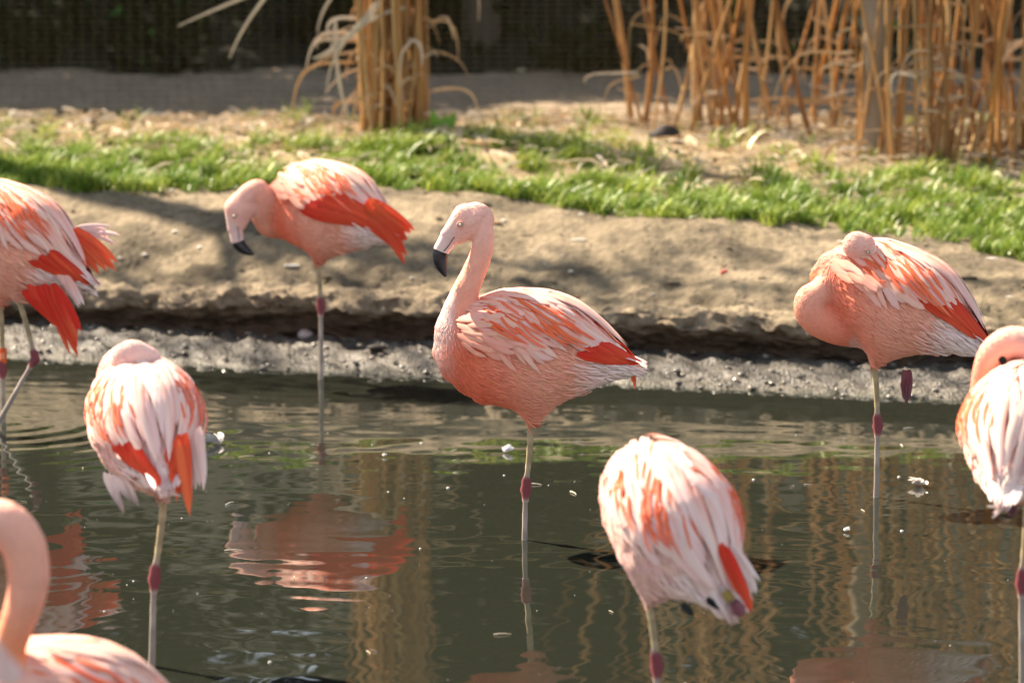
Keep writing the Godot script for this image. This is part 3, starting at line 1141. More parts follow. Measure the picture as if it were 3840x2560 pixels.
func reed_stalk(height_: float, lean: Vector2, r0: float, col: Color) -> ArrayMesh:
	var p := PackedVector3Array()
	var r := PackedFloat32Array()
	var c := PackedColorArray()
	for i in 12:
		var f := i / 11.0
		p.append(Vector3(lean.x * f * height_ + 0.02 * sin(f * 7.0 + r0 * 900.0), f * height_, lean.y * f * height_))
		r.append(r0 * (1.0 - 0.55 * f) * (1.12 if i % 3 == 0 else 1.0))
		c.append(col * (0.8 if i % 3 == 0 else rng.randf_range(0.9, 1.1)))
	return tube(p, r, c, 6)


func dry_leaf(p0: Vector3, p1: Vector3, p2: Vector3, p3: Vector3, w: float, col: Color) -> ArrayMesh:
	var pts := PackedVector3Array()
	var nr := PackedVector3Array()
	var wd := PackedFloat32Array()
	var cm := PackedColorArray()
	var ce := PackedColorArray()
	for i in 13:
		var f := i / 12.0
		pts.append(p0.bezier_interpolate(p1, p2, p3, f))
		nr.append(Vector3(0.35 * sin(f * 3.0), 0.45, 1.0).normalized())
		wd.append(w * (1.0 - 0.75 * pow(f, 2.5)) * smoothstep(-0.2, 0.15, f))
		cm.append(col * rng.randf_range(0.9, 1.05))
		ce.append(col * rng.randf_range(0.78, 0.95))
	return blade(pts, nr, wd, cm, ce, ce, 0.3)


func reed_clump(label: String, at: Vector2, spread: Vector2, count: int, tall: Vector2, lean: float, r0: Vector2, leaves: int, seed_: int, upright := 0.0) -> Node3D:
	rng.seed = seed_
	var o := Vector3(at.x, height(at.x, at.y), -at.y)
	var t := thing("reed_clump", label, "dry reeds", o, "dry reed clumps on the bank")
	for i in count:
		var x := rng.randf_range(-1, 1) * spread.x
		var z := rng.randf_range(-1, 1) * spread.y
		var col := Color(0.50, 0.22, 0.055).lerp(Color(0.62, 0.42, 0.20), rng.randf()).lerp(Color(0.27, 0.125, 0.05), rng.randf() * rng.randf())
		var len_ := rng.randf_range(tall.x, tall.y)
		var ln := Vector2(rng.randfn(0, lean) - x / maxf(spread.x, 0.01) * upright, rng.randfn(0, lean * 0.7))
		var s := put("stalk", reed_stalk(len_, ln, rng.randf_range(r0.x, r0.y), col), M.reed, t)
		s.position = Vector3(x, height(at.x + x, at.y - z) - o.y - 0.03, z)
	for i in leaves:
		var x := rng.randf_range(-1, 1) * spread.x * 1.15
		var z := rng.randf_range(-1, 1) * spread.y
		var h := rng.randf_range(0.03, 0.5) if rng.randf() < 0.75 else rng.randf_range(0.5, 1.3)
		var a := rng.randf() * TAU
		var out := Vector3(cos(a), 0, sin(a) * 0.6)
		var l := rng.randf_range(0.07, 0.36)
		var b := Vector3(x, h, z)
		var rise := rng.randf_range(-0.5, 0.55) * rng.randf()
		var kink := rng.randf_range(0.35, 0.8)
		var col := Color(0.50, 0.30, 0.13).lerp(Color(0.68, 0.56, 0.42), rng.randf() * rng.randf())
		var p1 := b + out * l * kink + Vector3.UP * l * rise * 0.8
		put("dry_leaf", dry_leaf(b, p1, p1 + (out * 0.25 + Vector3.UP * 0.05).rotated(Vector3.UP, rng.randf_range(-0.5, 0.5)) * l, p1 + (out * rng.randf_range(0.1, 0.5) + Vector3.DOWN * rng.randf_range(0.1, 0.9)) * l, rng.randf_range(0.005, 0.02), col), M.reed, t)
	return t


func grass_tuft(seed_: int) -> ArrayMesh:
	var r := RandomNumberGenerator.new()
	r.seed = seed_
	var v := PackedVector3Array()
	var n := PackedVector3Array()
	var ix := PackedInt32Array()
	for i in 9:
		var a := r.randf() * TAU
		var out := Vector3(cos(a), 0, sin(a))
		var o := Vector3(r.randf_range(-1, 1), 0, r.randf_range(-1, 1)) * 0.022
		var h := r.randf_range(0.03, 0.065)
		var bend := r.randf_range(0.012, 0.04)
		var s := Vector3(-out.z, 0, out.x) * r.randf_range(0.0022, 0.004)
		var q := v.size()
		for k in 4:
			var f := k / 3.0
			var c := o + Vector3.UP * h * (f - 0.25 * f * f) + out * bend * f * f
			var nn := (out * -0.8 + Vector3.UP * (0.4 + f * 0.4)).normalized()
			v.append_array([c - s * (1.0 - 0.85 * f), c + s * (1.0 - 0.85 * f)])
			n.append_array([nn, nn])
		for k in 3:
			ix.append_array([q + k * 2, q + k * 2 + 2, q + k * 2 + 1, q + k * 2 + 1, q + k * 2 + 2, q + k * 2 + 3])
	return array_mesh(v, n, PackedColorArray(), ix)


func build_grass() -> void:
	rng.seed = 21
	var where: Array[Transform3D] = []
	var tint := PackedColorArray()
	var straw: Array[Transform3D] = []
	var dry := PackedColorArray()
	for k in 46000:
		var x := rng.randf_range(-3.4, 3.4)
		var g := grass_edge(x)
		var d := g - 0.05 + (17.3 - g) * pow(rng.randf(), 1.15)
		var t := (d - g) / (17.3 - g)
		var cover := 0.38 - 0.85 * t + 0.65 * n_big.get_noise_2d(x * 3.0, d * 3.0) + 0.75 * n_mid.get_noise_2d(x * 4.0, d * 4.0)
		if x > 0.6:
			cover += 0.12 - 0.5 * smoothstep(15.4, 16.2, d)
		if rng.randf() > clampf(cover * 2.2, 0.015, 1.0) * smoothstep(-0.08, 0.22, d - g + 0.4 * n_mid.get_noise_2d(x * 8.0, d * 8.0)):
			continue
		var s := (rng.randf_range(0.6, 1.25) if rng.randf() < 0.93 else rng.randf_range(1.2, 1.7)) * (0.8 + 0.9 * clampf(n_mid.get_noise_2d(x * 4.0, d * 4.0) + 0.3, 0.0, 1.0))
		where.append(Transform3D(Basis.from_euler(Vector3(rng.randfn(0, 0.15), rng.randf() * TAU, rng.randfn(0, 0.15))).scaled(Vector3.ONE * s), Vector3(x, height(x, d) - 0.006, -d)))
		var c := Color(0.10, 0.20, 0.02).lerp(Color(0.46, 0.50, 0.08), rng.randf() * rng.randf() + 0.25 * clampf(n_mid.get_noise_2d(x * 5.0, d * 5.0) + 0.3, 0.0, 1.0))
		tint.append(c.lerp(Color(0.5, 0.42, 0.14), 0.5 * rng.randf() * smoothstep(0.25, 0.8, t)))
	tag(many("grass", grass_tuft(5), M.grass, where, tint), "short bright green grass growing along the top of the bank", "grass")
	for k in 3600:
		var x := rng.randf_range(-3.4, 3.4)
		var g := grass_edge(x)
		var d := g + (17.3 - g) * (0.12 + 0.88 * pow(rng.randf(), 0.6))
		if x > 0.5 and rng.randf() < 0.5:
			d = rng.randf_range(15.2, 17.2)
		straw.append(Transform3D(Basis.from_euler(Vector3(rng.randfn(0, 0.25), rng.randf() * TAU, rng.randfn(0, 0.25))).scaled(Vector3(rng.randf_range(0.5, 1.6), 1.0, rng.randf_range(0.6, 1.5))), Vector3(x, height(x, d) + 0.012 + rng.randf() * 0.02, -d)))
		dry.append(Color(0.55, 0.38, 0.2).lerp(Color(0.78, 0.68, 0.54), rng.randf()))
	var piece := dry_leaf(Vector3(-0.05, 0, 0), Vector3(-0.02, 0.014, 0.01), Vector3(0.02, 0.01, -0.01), Vector3(0.055, 0, 0.004), 0.009, Color(1, 1, 1))
	var weeds: Array[Transform3D] = []
	var wc := PackedColorArray()
	for k in 420:
		var x := rng.randf_range(-3.2, 3.2)
		var g := grass_edge(x)
		var d := g + (17.2 - g) * rng.randf()
		if n_mid.get_noise_2d(x * 2.0 + 40.0, d * 2.0) < 0.05:
			continue
		weeds.append(Transform3D(Basis.from_euler(Vector3(0, rng.randf() * TAU, 0)).scaled(Vector3(1, 0.7, 1) * rng.randf_range(0.5, 1.0)), Vector3(x, height(x, d) + 0.025, -d)))
		wc.append(Color(0.07, 0.17, 0.03).lerp(Color(0.2, 0.34, 0.05), rng.randf()))
	tag(many("weeds", leaf_cluster(7, 0.05, 23), M.grass, weeds, wc), "low broad-leaved weeds among the grass", "weeds")
	tag(many("straw_litter", piece, M.reed, straw, dry), "dry straw and broken reed leaves strewn over the grass", "straw")


func clod_mesh(seed_: int) -> ArrayMesh:
	var v := PackedVector3Array()
	var ix := PackedInt32Array()
	var nf := FastNoiseLite.new()
	nf.seed = seed_
	nf.frequency = 0.9
	for j in 7:
		for i in 10:
			var a := TAU * i / 9.0
			var b := PI * j / 6.0
			var p := Vector3(sin(b) * cos(a), cos(b), sin(b) * sin(a))
			v.append(p * (1.0 + 0.35 * nf.get_noise_3dv(p)))
	for j in 6:
		for i in 9:
			var q := j * 10 + i
			ix.append_array([q, q + 1, q + 10, q + 1, q + 11, q + 10])
	return array_mesh(v, smooth_normals(v, ix), PackedColorArray(), ix)


func floating_feather(label: String, at: Vector3, size: float, turn: float, col := Color(0.85, 0.80, 0.76)) -> void:
	var t := thing("loose_feather", label, "feather", at + Vector3(0, 0.004, 0), "loose feathers")
	t.rotation.y = turn
	for i in 6:
		var a := (i - 2.5) * 0.42
		var e := Vector3(cos(a), 0.18 + 0.16 * (i % 3), sin(a)) * size * (1.0 - 0.1 * (i % 2))
		free_feather(t, "vane", Vector3(0.0, 0.0, 0.0), e * 0.5 + Vector3(0, size * 0.3, 0), e, size * 0.42, Vector3(0.1, 0.8, 0.8), col, col * 1.05)


func build_small() -> void:
	rng.seed = 31
	# wet clods on the mud
	var where: Array[Transform3D] = []
	var tint := PackedColorArray()
	for k in 700:
		var x := rng.randf_range(-2.4, 2.4)
		var s := shore(x)
		var f := foot(x)
		var d := lerpf(s - 0.02, f, pow(rng.randf(), 1.3))
		var q := 0.003 + 0.009 * pow(rng.randf(), 3.0)
		where.append(Transform3D(Basis.from_euler(Vector3(rng.randf() * TAU, rng.randf() * TAU, 0)).scaled(Vector3(1.2, 0.7, 1.0) * q), Vector3(x, height(x, minf(d, f - 0.001)) + 0.006 + q * 0.2, -d)))
		tint.append(Color(0.10, 0.088, 0.07).lerp(Color(0.20, 0.172, 0.14), rng.randf()))
	tag(many("mud_clods", clod_mesh(4), M.wet, where, tint), "wet grey clods and grit along the water's edge", "mud clods")
	# crumbs, droppings and twigs on the bank
	where = []
	tint = PackedColorArray()
	for k in 420:
		var x := rng.randf_range(-2.6, 2.6)
		var f := foot(x)
		var d := lerpf(f + 0.12, grass_edge(x) + 0.5, rng.randf())
		var q := 0.003 + 0.010 * pow(rng.randf(), 3.0)
		where.append(Transform3D(Basis.from_euler(Vector3(0, rng.randf() * TAU, 0)).scaled(Vector3(1.0 + 3.0 * pow(rng.randf(), 4.0), 0.5, 1.0) * q), Vector3(x, height(x, d) + q * 0.3, -d)))
		tint.append([Color(0.6, 0.55, 0.48), Color(0.10, 0.075, 0.05), Color(0.22, 0.17, 0.11), Color(0.3, 0.2, 0.11)][rng.randi() % 4])
	tag(many("bank_crumbs", clod_mesh(17), M.crumb, where, tint), "small crumbs, droppings and bits of twig scattered over the bare bank", "debris")
	# bubbles and specks on the water
	where = []
	tint = PackedColorArray()
	for k in 150:
		var x := rng.randf_range(-1.5, 1.6)
		var d := rng.randf_range(8.5, 12.6)
		var q := 0.0011 + 0.0045 * pow(rng.randf(), 5.0)
		where.append(Transform3D(Basis.IDENTITY.scaled(Vector3(1.0, 0.6, 1.0) * q), Vector3(x, 0.001, -d)))
		tint.append(Color(0.75, 0.72, 0.66) * rng.randf_range(0.5, 1.0))
	tag(many("foam_specks", clod_mesh(8), M.wet, where, tint), "tiny pale bubbles and specks floating on the water", "foam")
	where = []
	tint = PackedColorArray()
	for k in 26:
		where.append(Transform3D(Basis.from_euler(Vector3(0, rng.randf() * TAU, 0)).scaled(Vector3(0.45, 0.3, 0.5) * rng.randf_range(0.5, 1.2)), Vector3(rng.randf_range(-1.6, 1.7), 0.002, -rng.randf_range(9.0, 12.8))))
		tint.append(Color(0.5, 0.38, 0.22).lerp(Color(0.7, 0.66, 0.58), rng.randf()))
	var bit := dry_leaf(Vector3(-0.05, 0, 0), Vector3(-0.02, 0.01, 0.01), Vector3(0.02, 0.008, -0.01), Vector3(0.055, 0, 0.004), 0.012, Color(1, 1, 1))
	tag(many("floating_straw", bit, M.reed, where, tint), "short bits of straw and leaf drifting on the pool", "straw")
	floating_feather("white feather floating just right of the pale flamingo seen from behind", Vector3(-0.9574, 0.0000, -12.3771), 0.06, 2.6)
	floating_feather("white feather floating left of the central flamingo's leg", Vector3(-0.0254, 0.0000, -12.2381), 0.034, 0.6)
	floating_feather("white feather floating right of the sleeping flamingo's leg", Vector3(1.2702, 0.0000, -11.6902), 0.045, 4.0)
	floating_feather("tiny pale feather floating in the middle of the pool", Vector3(-0.4152, 0.0000, -12.1622), 0.014, 1.0)
	floating_feather("small pale feather floating below the sleeping flamingo", Vector3(0.9711, 0.0000, -10.9862), 0.018, 0.2)
	floating_feather("pink feather lying at the edge of the grass on the right", Vector3(1.1751, 0.4300, -15.0451), 0.075, 3.0, Color(0.80, 0.33, 0.24))
	floating_feather("big white feather lying in the grass at the far left", Vector3(-1.9091, 0.5700, -17.1041), 0.075, 0.8)
	floating_feather("white feather standing in the grass at the far right", Vector3(1.9428, 0.4800, -15.6865), 0.07, 1.4)
	floating_feather("pale feather lying in the grass left of the dry reed clump", Vector3(-0.9212, 0.5700, -17.0081), 0.07, 1.8)
	floating_feather("small red feather lying on the bare bank left of the sleeping flamingo", Vector3(0.7536, 0.3700, -13.7431), 0.03, 0.3, Color(0.6, 0.2, 0.14))
	var pebble := thing("pebble", "round pale pebble at the foot of the bank", "stone", Vector3(-0.7806, 0.0600, -14.3201))
	var pm := put("stone", clod_mesh(2), M.stone, pebble)
	pm.scale = Vector3(0.03, 0.022, 0.028)
	var dark := thing("driftwood", "flat black piece of wood lying on the wet mud", "driftwood", Vector3(-0.5004, 0.0550, -14.0596))
	var dm := put("wood_piece", clod_mesh(12), M.black, dark)
	dm.scale = Vector3(0.04, 0.012, 0.02)
	var mound := thing("root_stump", "dark brown stump at the left foot of the right reeds", "stump", Vector3(0.655, height(0.655, 16.5), -16.5))
	var mm := put("stump", clod_mesh(6), M.black, mound)
	mm.scale = Vector3(0.075, 0.07, 0.06)
	# broad green leaves beside the dry clump
	var dock := thing("green_seedling", "small plant with bright green upright leaves right of the dry reed clump", "plant", Vector3(-0.315, height(-0.315, 16.5), -16.5))
	for i in 3:
		var e := Vector3([-0.03, 0.02, 0.05][i], [0.12, 0.1, 0.11][i], 0.02)
		var pts := PackedVector3Array()
		var nr := PackedVector3Array()
		var wd := PackedFloat32Array()
		var cm := PackedColorArray()
		for k in 8:
			var f := k / 7.0
			pts.append(Vector3(0.01 * i, 0, 0) + e * f)
			nr.append(Vector3(0.3 * (i - 1), 0.2, 1).normalized())
			wd.append(0.05 * sin(PI * clampf(f * 0.93 + 0.05, 0, 1)) + 0.001)
			cm.append(Color(0.16, 0.32, 0.02))
		put("leaf", blade(pts, nr, wd, cm, cm, cm, 0.2), M.grass, dock)


func materials() -> void:
	var grain := noise_tex(0.02, 5, 0.72, 1.18, 5)
	var bump := noise_tex(0.03, 5, 0.0, 1.0, 6)
	M.earth = mat(0.95, 0.3)
	M.earth.albedo_texture = grain
	M.earth.uv1_triplanar = true
	M.earth.uv1_world_triplanar = true
	M.earth.uv1_scale = Vector3.ONE * 1.7
	M.earth.heightmap_enabled = true
	M.earth.heightmap_texture = bump
	M.earth.heightmap_scale = 0.9
	M.mud = M.earth.duplicate()
	M.mud.roughness = 0.46
	M.mud.metallic_specular = 0.4
	M.mud.uv1_scale = Vector3.ONE * 4.0
	M.mud.heightmap_scale = 1.0
	M.wet = mat(0.22, 0.55)
	M.crumb = mat(0.9, 0.3)
	M.water = StandardMaterial3D.new()
	M.water.albedo_color = lin(0.0155, 0.0175, 0.0125)
	M.water.roughness = 0.02
	M.water.metallic_specular = 0.57
	M.skin = mat(0.5, 0.4)
	M.skin_feather = mat(0.85, 0.2)
	M.feather = mat(0.62, 0.3, Color(0.24, 0.24, 0.24).linear_to_srgb())
	M.fluff = mat(0.8, 0.2, Color(0.16, 0.16, 0.16).linear_to_srgb())
	M.horn = mat(0.3, 0.5)
	M.horn.albedo_color = lin(0.6, 0.6, 0.6)
	M.eye = mat(0.15, 0.5, Color.BLACK, lin(0.42, 0.28, 0.08))
	M.band = mat(0.4, 0.5)
	M.pale_paint = mat(0.5, 0.4, Color.BLACK, lin(0.75, 0.62, 0.4))
	M.wood = mat(0.9, 0.3)
	M.wire = mat(0.7, 0.3, Color.BLACK, lin(0.115, 0.105, 0.062))
	M.leaf = mat(0.5, 0.4, Color(0.25, 0.25, 0.25).linear_to_srgb())
	M.grass = mat(0.4, 0.4, Color(0.45, 0.45, 0.45).linear_to_srgb())
	M.reed = mat(0.6, 0.35, Color(0.35, 0.35, 0.35).linear_to_srgb())
	M.stone = mat(0.5, 0.4, Color.BLACK, lin(0.42, 0.35, 0.33))
	M.black = mat(0.7, 0.3, Color.BLACK, lin(0.03, 0.024, 0.02))


func _ready() -> void:
	var cam := Camera3D.new()
	cam.name = "camera"
	var lens := CameraAttributesPhysical.new()
	lens.frustum_focal_length = 135.0
	lens.frustum_focus_distance = 11.12
	lens.frustum_near = 0.1
	lens.frustum_far = 900.0
	lens.exposure_aperture = 2.8
	cam.attributes = lens
	cam.near = 0.1
	cam.far = 900.0
	add_child(cam)
	cam.position = Vector3(0, 2.3, 0)
	cam.rotation.x = -atan(1394.0 / 8820.0)
	cam.current = true
	var env := Environment.new()
	env.background_mode = Environment.BG_SKY
	var sky := ProceduralSkyMaterial.new()
	sky.sky_top_color = Color(0.50, 0.55, 0.61)
	sky.sky_horizon_color = Color(0.82, 0.84, 0.86)
	sky.ground_bottom_color = Color(0.2, 0.19, 0.15)
	sky.ground_horizon_color = Color(0.5, 0.5, 0.48)
	sky.sky_energy_multiplier = 0.84
	env.sky = Sky.new()
	env.sky.sky_material = sky
	env.tonemap_mode = Environment.TONE_MAPPER_LINEAR
	env.tonemap_exposure = 3.7
	env.sdfgi_enabled = true
	env.ssao_enabled = true
	env.ssil_enabled = true
	var we := WorldEnvironment.new()
	we.name = "world_environment"
	we.environment = env
	add_child(we)
	var sun := DirectionalLight3D.new()
	sun.name = "sun"
	add_child(sun)
	var e := deg_to_rad(SUN_HIGH)
	sun.look_at_from_position(Vector3.ZERO, Vector3(SUN_FLAT.x * cos(e), -sin(e), SUN_FLAT.y * cos(e)), Vector3.UP)
	sun.light_color = Color(1.0, 0.935, 0.84)
	sun.light_energy = 1.6
	sun.light_angular_distance = 0.5
	sun.shadow_enabled = true

	n_big.seed = 1
	n_big.frequency = 0.35
	n_mid.seed = 2
	n_mid.frequency = 0.9
	n_mid.fractal_octaves = 3
	n_fine.seed = 3
	n_fine.frequency = 3.0
	n_fine.fractal_octaves = 4
	materials()
	M.barb = barb_mesh()

	build_ground()
	build_water()
	build_woods()
	build_fence()
	build_grass()
	build_reeds()
	build_birds()
	build_small()


func build_reeds() -> void:
	var a := reed_clump("dense orange clump of dry reeds left of centre by the fence", Vector2(-0.52, 16.65), Vector2(0.145, 0.11), 66, Vector2(1.5, 2.5), 0.035, Vector2(0.005, 0.013), 90, 41, 0.012)
	# the broad bent leaves and canes that lean out of it to the left
	for q in [[-0.02, 0.62, -0.20, 0.36, -0.34, 0.33, 0.030], [0.06, 0.55, -0.26, 0.50, -0.28, 0.20, 0.018], [-0.12, 0.72, -0.30, 0.62, -0.32, 0.44, 0.016], [-0.2, 0.76, -0.6, 0.62, -0.92, 0.47, 0.018], [-0.42, 0.72, -0.62, 0.55, -0.70, 0.33, 0.016], [-0.24, 0.5, -0.26, 0.25, -0.17, 0.02, 0.02]]:
		put("dry_leaf", dry_leaf(Vector3(q[0], q[1], 0.1), Vector3(q[0], q[1], 0.12).lerp(Vector3(q[2], q[3], 0.13), 0.6), Vector3(q[4], q[5], 0.12).lerp(Vector3(q[2], q[3], 0.13), 0.6), Vector3(q[4], q[5], 0.1), q[6], Color(0.52, 0.42, 0.29)), M.reed, a)
	reed_clump("sparse tall reeds right of centre, left of the wooden post", Vector2(0.98, 16.95), Vector2(0.46, 0.2), 34, Vector2(1.3, 2.6), 0.16, Vector2(0.006, 0.014), 80, 42)
	reed_clump("tall reeds wrapped round the foot of the wooden post", Vector2(1.62, 16.1), Vector2(0.2, 0.16), 24, Vector2(1.6, 2.6), 0.07, Vector2(0.006, 0.014), 60, 43)
	reed_clump("thick tangle of reeds and bent leaves at the right edge", Vector2(2.15, 16.2), Vector2(0.42, 0.25), 66, Vector2(1.0, 2.6), 0.13, Vector2(0.006, 0.0135), 150, 44)


